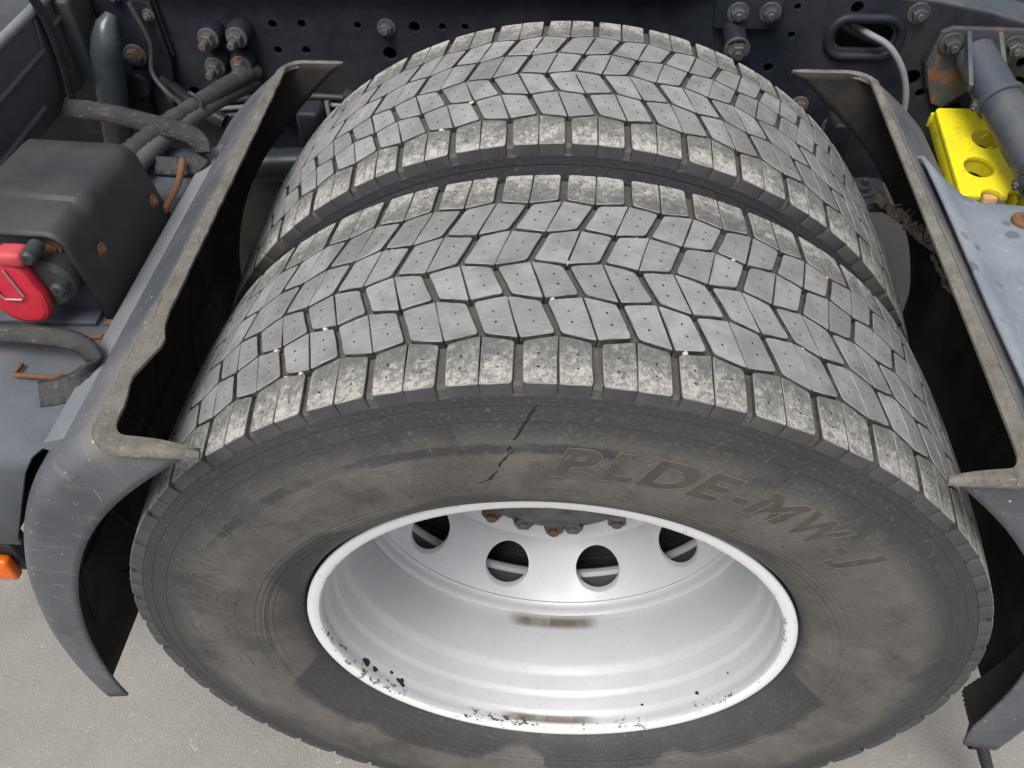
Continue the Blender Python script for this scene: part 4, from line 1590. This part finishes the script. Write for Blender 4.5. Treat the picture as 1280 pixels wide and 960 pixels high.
for k in range(40):
    p = P0.lerp(P1, rg.uniform(.1, 1)) + Vector((rg.uniform(-.006, .006), rg.uniform(-.014, .014), .012))
    e = p + Vector((rg.uniform(-.016, .016), rg.uniform(-.012, .012), rg.uniform(-.004, .008)))
    link('fibre', tube('fibre', [p, (p + e) / 2 + Vector((0, 0, rg.uniform(-.003, .004))), e], .0011, M['torn'], 5), tl)

# black air spring behind the left mudguard
asp = thing('air_spring', (-.60, .80, .2), 'black rubber air spring glimpsed between the ragged mudguard and the tyres', 'air spring')
bl = link('bellows', lathe('bellows', [(.001, 0), (.105, 0), (.115, .02), (.118, .12), (.105, .20), (.115, .24), (.125, .32), (.115, .40), (.06, .42), (.001, .42)], M['fin'], 48, 40), asp)
bl.rotation_euler = (R(90), 0, 0)
bl.location = (0, 0, 0)

# larger paint chips on the rim's edge
def chip(th, y, size, seed):
    g = random.Random(seed)
    rim = [o for o in w_out.children if o.name.startswith('rim')][0]
    V = []
    def pr(t, yy):
        ys = [p[1] for p in RIM_PROF[8:18]]
        rs = [p[0] for p in RIM_PROF[8:18]]
        r = float(np.interp(yy, ys, rs)) - .0004
        return (r * math.sin(t), yy, r * math.cos(t))
    V.append(pr(R(th), y))
    n = 14
    for k in range(n):
        a = 2 * math.pi * k / n
        q = size * g.uniform(.55, 1.1)
        V.append(pr(R(th) + q * 1.5 * math.cos(a) / .28, y + q * math.sin(a)))
    F = [(0, 1 + k, 1 + (k + 1) % n) for k in range(n)]
    link('paint_chip', mesh('paint_chip', V, F, M['mark'], False), rim, loc=(0, 0, 0))
for q, (th, y, sz) in enumerate(((-117.5, -.106, .0062), (-121.6, -.108, .0046), (-132.0, -.105, .0052), (-133.2, -.1085, .0034), (150.0, -.095, .0022), (131., -.098, .0026), (-128, -.100, .0026), (118, -.090, .0020))):
    chip(th, y, sz, q)

# air lines and clips on the chassis rail
for k, (z0, r, m) in enumerate(((.800, .0055, 'black'), (.786, .0045, 'cable'), (.772, .0055, 'black'))):
    al = link('air_line', tube('air_line', smooth_path([(-.60, YR - .012, z0 - .01), (-.45, YR - .014, z0 + .004), (-.30, YR - .012, z0), (-.15, YR - .012, z0 + .003)], 8), r, M[m], 10))
    tag(al, ('upper black', 'thin grey', 'lower black')[k] + ' air line running along the chassis rail behind the mudguard tip', 'air line', 'air lines along the chassis rail')
for x in (-.47, -.36):
    link('clip', bm_mesh('clip', box_bm(x - .008, x + .008, YR - .022, YR - .0005, .758, .812, .003, 2), M['black']), rail)
for p0, p1 in (((-.640, .955), (-.636, .865)), ((.528, .880), (.545, .835))):
    pts = [Vector((p0[0] + (p1[0] - p0[0]) * q / 24, YR - .004, p0[1] + (p1[1] - p0[1]) * q / 24)) for q in range(25)]
    link('weld_bead', tube('weld_bead', pts, lambda i, L: .0040 + .0012 * (i % 2), M['rail'], 8), rail)
lc = link('cable', tube('cable', smooth_path([(-.665, YR - .03, .96), (-.650, YR - .036, .90), (-.655, YR - .05, .86), (-.63, YR - .07, .835), (-.60, YR - .10, .835), (-.575, .50, .842)], 8), .0042, M['black'], 10))
tag(lc, 'thin black cable looping down beside the upright pipe to the hoses', 'cable')
for x, z in ((-.648, .935), (-.652, .80), (-.735, .90)):
    b = link('bolt', b_mid, rail)
    b.location = Vector((x, YR - .017 if x < -.64 else YR, z)) - world_loc(rail)
    b.scale = (.7, .7, .7)

# sheet added beyond the rail to shade the ground under the truck
dsh = thing('shade_sheet', (.75, 1.2, .90), 'dark sheet added beyond the chassis rail to shade the ground', 'shade sheet')
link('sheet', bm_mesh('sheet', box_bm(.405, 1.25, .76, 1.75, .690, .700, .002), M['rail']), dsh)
